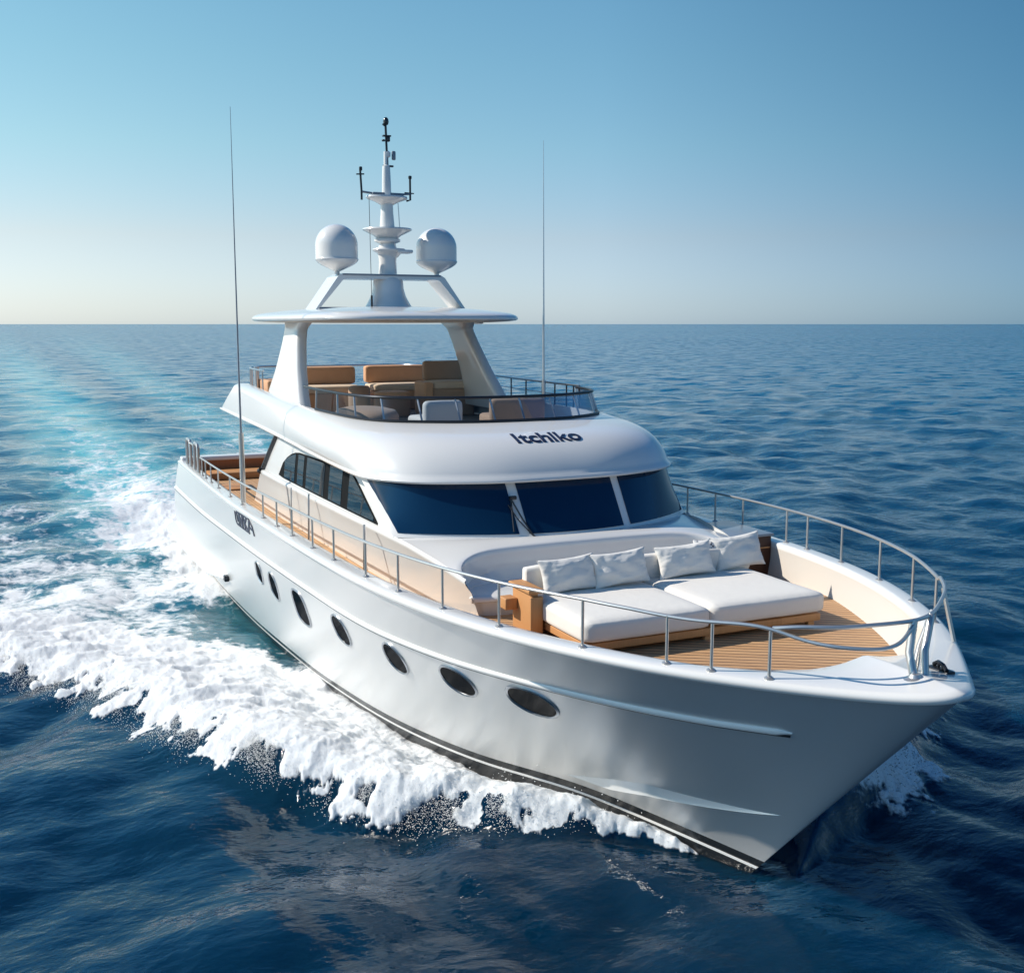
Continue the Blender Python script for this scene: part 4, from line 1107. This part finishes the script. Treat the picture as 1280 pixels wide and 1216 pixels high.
def sea_material():
    m, n, l, p = nodes('sea_water'); out = n['Material Output']
    geo = n.new('ShaderNodeNewGeometry')
    fo = n.new('ShaderNodeAttribute'); fo.attribute_name = 'foam'
    tu = n.new('ShaderNodeAttribute'); tu.attribute_name = 'turquoise'
    def noise(sc, det, ro=.55, dist=0.0, stretch=None):
        z = n.new('ShaderNodeTexNoise'); z.inputs['Scale'].default_value = sc; z.inputs['Detail'].default_value = det
        z.inputs['Roughness'].default_value = ro; z.inputs['Distortion'].default_value = dist
        if stretch:
            mp = n.new('ShaderNodeMapping'); mp.inputs['Scale'].default_value = stretch[:3]; mp.inputs['Rotation'].default_value = (0, 0, stretch[3])
            l.new(geo.outputs['Position'], mp.inputs['Vector']); l.new(mp.outputs['Vector'], z.inputs['Vector'])
        else: l.new(geo.outputs['Position'], z.inputs['Vector'])
        return z
    def math_(op, a, b=None, c=None, clamp=False):
        q = n.new('ShaderNodeMath'); q.operation = op; q.use_clamp = clamp
        for i, v in enumerate((a, b, c)):
            if v is None: continue
            if isinstance(v, (int, float)): q.inputs[i].default_value = v
            else: l.new(v, q.inputs[i])
        return q.outputs[0]
    # body colour
    mx = n.new('ShaderNodeMix'); mx.data_type = 'RGBA'
    mx.inputs[6].default_value = (.0009, .023, .053, 1); mx.inputs[7].default_value = (.085, .42, .47, 1)
    far_tint = n.new('ShaderNodeMix'); far_tint.data_type = 'RGBA'   # colour brightened with distance from the viewpoint, standing in for reflected sky
    far_tint.inputs[6].default_value = (.0007, .020, .052, 1); far_tint.inputs[7].default_value = (.0015, .075, .150, 1)
    l.new(far_tint.outputs[2], mx.inputs[6])
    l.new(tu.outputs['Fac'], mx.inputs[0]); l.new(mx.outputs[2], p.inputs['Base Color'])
    p.inputs['IOR'].default_value = 1.333
    p.inputs['Subsurface Weight'].default_value = 1.0; p.inputs['Subsurface Radius'].default_value = (.3, 1.0, 1.5); p.inputs['Subsurface Scale'].default_value = 1.4
    # ripples finer than the mesh
    n1 = noise(1.6, 4, .55, .3, (1.0, .6, 1.0, R(25))); n2 = noise(7.0, 3, .5, .2, (1.0, .55, 1.0, R(-20)))
    n3 = noise(.16, 5, .6, .0, (1.0, .6, 1.0, R(30)))
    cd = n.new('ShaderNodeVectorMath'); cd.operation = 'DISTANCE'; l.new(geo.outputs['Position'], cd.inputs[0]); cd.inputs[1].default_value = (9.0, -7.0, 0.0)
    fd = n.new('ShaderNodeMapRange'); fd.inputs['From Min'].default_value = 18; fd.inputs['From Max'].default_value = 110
    l.new(cd.outputs['Value'], fd.inputs['Value']); l.new(fd.outputs[0], far_tint.inputs[0])
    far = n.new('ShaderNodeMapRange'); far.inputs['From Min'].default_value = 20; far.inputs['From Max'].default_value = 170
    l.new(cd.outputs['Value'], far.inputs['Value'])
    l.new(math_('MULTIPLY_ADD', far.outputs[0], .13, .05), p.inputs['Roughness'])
    hsum = math_('ADD', math_('MULTIPLY', n1.outputs['Fac'], math_('MULTIPLY_ADD', far.outputs[0], .06, .095)), math_('MULTIPLY', n2.outputs['Fac'], .022))
    hsum = math_('ADD', hsum, math_('MULTIPLY', n3.outputs['Fac'], math_('MULTIPLY', far.outputs[0], .5)))
    b = n.new('ShaderNodeBump'); b.inputs['Strength'].default_value = .55; b.inputs['Distance'].default_value = 1.0
    l.new(hsum, b.inputs['Height'])
    # unresolved chop: facets tilted at random, so that far water mirrors the higher sky
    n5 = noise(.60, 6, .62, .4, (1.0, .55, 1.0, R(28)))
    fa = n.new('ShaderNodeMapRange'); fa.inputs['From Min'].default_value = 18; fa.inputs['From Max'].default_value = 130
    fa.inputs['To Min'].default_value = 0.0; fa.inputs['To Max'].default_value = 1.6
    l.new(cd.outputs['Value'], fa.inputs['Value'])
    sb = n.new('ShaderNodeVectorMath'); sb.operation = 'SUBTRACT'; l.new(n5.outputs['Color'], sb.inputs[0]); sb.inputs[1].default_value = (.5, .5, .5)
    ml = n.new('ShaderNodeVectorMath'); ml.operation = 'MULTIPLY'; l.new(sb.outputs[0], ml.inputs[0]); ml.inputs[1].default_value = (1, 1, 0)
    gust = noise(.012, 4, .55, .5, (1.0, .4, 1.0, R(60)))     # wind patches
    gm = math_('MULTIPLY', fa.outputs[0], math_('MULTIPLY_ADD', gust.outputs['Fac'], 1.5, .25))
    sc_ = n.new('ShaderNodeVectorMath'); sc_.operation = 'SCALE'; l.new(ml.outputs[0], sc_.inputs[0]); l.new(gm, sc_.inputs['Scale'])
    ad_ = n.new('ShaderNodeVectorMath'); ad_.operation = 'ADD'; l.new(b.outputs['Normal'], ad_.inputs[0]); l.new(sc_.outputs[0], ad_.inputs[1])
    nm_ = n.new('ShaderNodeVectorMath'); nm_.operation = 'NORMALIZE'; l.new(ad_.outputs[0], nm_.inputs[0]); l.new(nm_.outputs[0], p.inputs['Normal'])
    # foam
    f1 = noise(.9, 9, .62, .6, (.6, 1.0, 1.0, 0)); f2 = noise(3.2, 8, .65, 1.0)
    vo = n.new('ShaderNodeTexVoronoi'); vo.feature = 'DISTANCE_TO_EDGE'; vo.inputs['Scale'].default_value = 1.1
    wv = noise(1.3, 4); vadd = n.new('ShaderNodeVectorMath'); vadd.operation = 'MULTIPLY_ADD'
    l.new(wv.outputs['Color'], vadd.inputs[0]); vadd.inputs[1].default_value = (1.6, 1.6, 0); l.new(geo.outputs['Position'], vadd.inputs[2]); l.new(vadd.outputs[0], vo.inputs['Vector'])
    lace = math_('SUBTRACT', 1.0, math_('MULTIPLY', vo.outputs['Distance'], 2.6), clamp=True)
    pat = math_('ADD', math_('MULTIPLY', f1.outputs['Fac'], .55), math_('ADD', math_('MULTIPLY', f2.outputs['Fac'], .42), math_('MULTIPLY', lace, .10)))
    sr = n.new('ShaderNodeMapRange'); sr.interpolation_type = 'SMOOTHSTEP'
    thr = math_('SUBTRACT', .74, math_('MULTIPLY', fo.outputs['Fac'], .46))
    l.new(math_('SUBTRACT', pat, thr), sr.inputs['Value']); sr.inputs['From Min'].default_value = -.06; sr.inputs['From Max'].default_value = .11
    gate = n.new('ShaderNodeMapRange'); gate.inputs['From Min'].default_value = .02; gate.inputs['From Max'].default_value = .15; l.new(fo.outputs['Fac'], gate.inputs['Value'])
    mask = math_('MULTIPLY', sr.outputs[0], gate.outputs[0], clamp=True)
    fb = n.new('ShaderNodeBsdfPrincipled'); fb.inputs['Base Color'].default_value = (.70, .715, .73, 1); fb.inputs['Subsurface Weight'].default_value = .5; fb.inputs['Subsurface Radius'].default_value = (1, 1.1, 1.2); fb.inputs['Subsurface Scale'].default_value = .12; fb.inputs['Roughness'].default_value = .9
    fb.inputs['Specular IOR Level'].default_value = .15
    b2 = n.new('ShaderNodeBump'); b2.inputs['Strength'].default_value = .6; b2.inputs['Distance'].default_value = .12
    l.new(pat, b2.inputs['Height']); l.new(b2.outputs['Normal'], fb.inputs['Normal'])
    ms = n.new('ShaderNodeMixShader'); l.new(mask, ms.inputs[0]); l.new(p.outputs[0], ms.inputs[1]); l.new(fb.outputs[0], ms.inputs[2])
    l.new(ms.outputs[0], out.inputs['Surface'])
    return m
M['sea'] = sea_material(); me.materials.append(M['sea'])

# ------------------------------------------------------------------ spray thrown up by the bow wave
def spray_mesh(name, P, rad, label):
    octv = np.array([(1, 0, 0), (-1, 0, 0), (0, 1, 0), (0, -1, 0), (0, 0, 1), (0, 0, -1)], float)
    octf = np.array([(0, 2, 4), (2, 1, 4), (1, 3, 4), (3, 0, 4), (2, 0, 5), (1, 2, 5), (3, 1, 5), (0, 3, 5)])
    n = len(P); jit = 1 + RNG.normal(0, .25, (n, 6, 1))
    v = P[:, None, :] + octv[None] * jit * rad[:, None, None] * np.array([1.15, 1.15, .85])
    f = (octf[None] + np.arange(n)[:, None, None] * 6).reshape(-1, 3)
    me = fast_mesh(name, v.reshape(-1, 3).astype(np.float32), np.zeros((0, 4), np.int32), f.astype(np.int32))
    o = bpy.data.objects.new(name, me); COL.objects.link(o)
    me.materials.append(M['foam']); tag(o, label, None, None, 'stuff'); return o
def foam_mat():
    m, n, l, p = nodes('spray_foam'); p.inputs['Roughness'].default_value = .9; vary(n, l, p, (.95, .96, .965), (.92, .93, .94), 2.0)
    p.inputs['Specular IOR Level'].default_value = .1
    ge = n.new('ShaderNodeNewGeometry'); va = n.new('ShaderNodeVectorMath'); va.operation = 'MULTIPLY_ADD'
    l.new(ge.outputs['Normal'], va.inputs[0]); va.inputs[1].default_value = (.45, .45, .45); va.inputs[2].default_value = (-.35, -.6, .75)
    vn = n.new('ShaderNodeVectorMath'); vn.operation = 'NORMALIZE'; l.new(va.outputs[0], vn.inputs[0]); l.new(vn.outputs[0], p.inputs['Normal'])
    tr = n.new('ShaderNodeBsdfTranslucent'); tr.inputs['Color'].default_value = (.90, .92, .93, 1)
    mx = n.new('ShaderNodeMixShader'); mx.inputs[0].default_value = .3
    l.new(p.outputs[0], mx.inputs[1]); l.new(tr.outputs[0], mx.inputs[2]); l.new(mx.outputs[0], n['Material Output'].inputs['Surface'])
    return m
M['foam'] = foam_mat()
def scatter(n, x0, x1, y0, y1, dmin, hgt):
    x = RNG.uniform(x0, x1, n); y = RNG.uniform(y0, y1, n)
    hs, dx, dy, D, T = surface(x, y, np.full(n, .04)); d, s_ = crest_at(x, y)
    W = np.interp(s_, [0, 1.5, 4, 8, 12, 20], [.12, .5, .85, 1.0, 1.15, 1.3])
    pr = np.clip(D, 0, 1)**2 * np.where(d > .05, 1, np.exp(-((d - .05) / (.35 * W))**2)) * np.exp(-np.clip(s_ - 12, 0, None) / 8)
    keep = (RNG.random(n) < pr) & (D > dmin)
    x, y, hs, d, W, s_ = x[keep], y[keep], hs[keep], d[keep], W[keep], s_[keep]
    up = RNG.exponential(1.0, len(x)) * hgt * np.exp(-(d / W)**2) * np.interp(s_, [0, 2, 5, 10, 16], [.4, 1.2, 1.2, .8, .5])
    return np.stack([x - dx[keep], y - dy[keep], hs + up - .01], -1)
P1 = scatter(15000, -15, -.3, -10, -.1, .35, .085)
spray_mesh('bow_spray', P1, RNG.uniform(.004, .010, len(P1)), 'white spray breaking along the bow wave')
P2 = scatter(30000, -8, .6, .1, 6, .35, .10)
spray_mesh('bow_spray', P2, RNG.uniform(.005, .012, len(P2)), 'white spray thrown out on the far side of the bow')
# fine mist along the breaking edge, with loose droplets ahead of it
n = 2000000; x = RNG.uniform(-13, -.6, n); y = RNG.uniform(-9.5, -.3, n); d, s_ = crest_at(x, y)
W = np.interp(s_, [0, 1.5, 4, 8, 12, 20], [.05, .5, .90, 1.25, 1.5, 1.6])
clump = fbm(x * 1.8, y * 1.8, 77, 4)
k = (d > .05 * W) & (RNG.random(n) < np.exp(-((d - .36 * W) / (.24 * W))**2) * (.12 + .88 * smooth(.38, .62, clump)) * smooth(.6, 2.5, s_) * .75)
x, y, d, W = x[k], y[k], d[k], W[k]
z, _, _, Dk, _ = surface(x, y, np.full(len(x), .04))
k = RNG.random(len(x)) < np.clip(1.1 - 1.5 * Dk, .03, 1)      # mostly over the dark water just outside the foam
x, y, d, W, z = x[k], y[k], d[k], W[k], z[k]
z = z + RNG.exponential(1.0, len(x)) * .085 * np.clip(1.25 - d / W, .2, 1)
spray_mesh('spray_droplets', np.stack([x, y, z], -1), RNG.uniform(.003, .0075, len(x)), 'fine mist and droplets along the breaking edge of the bow wave')
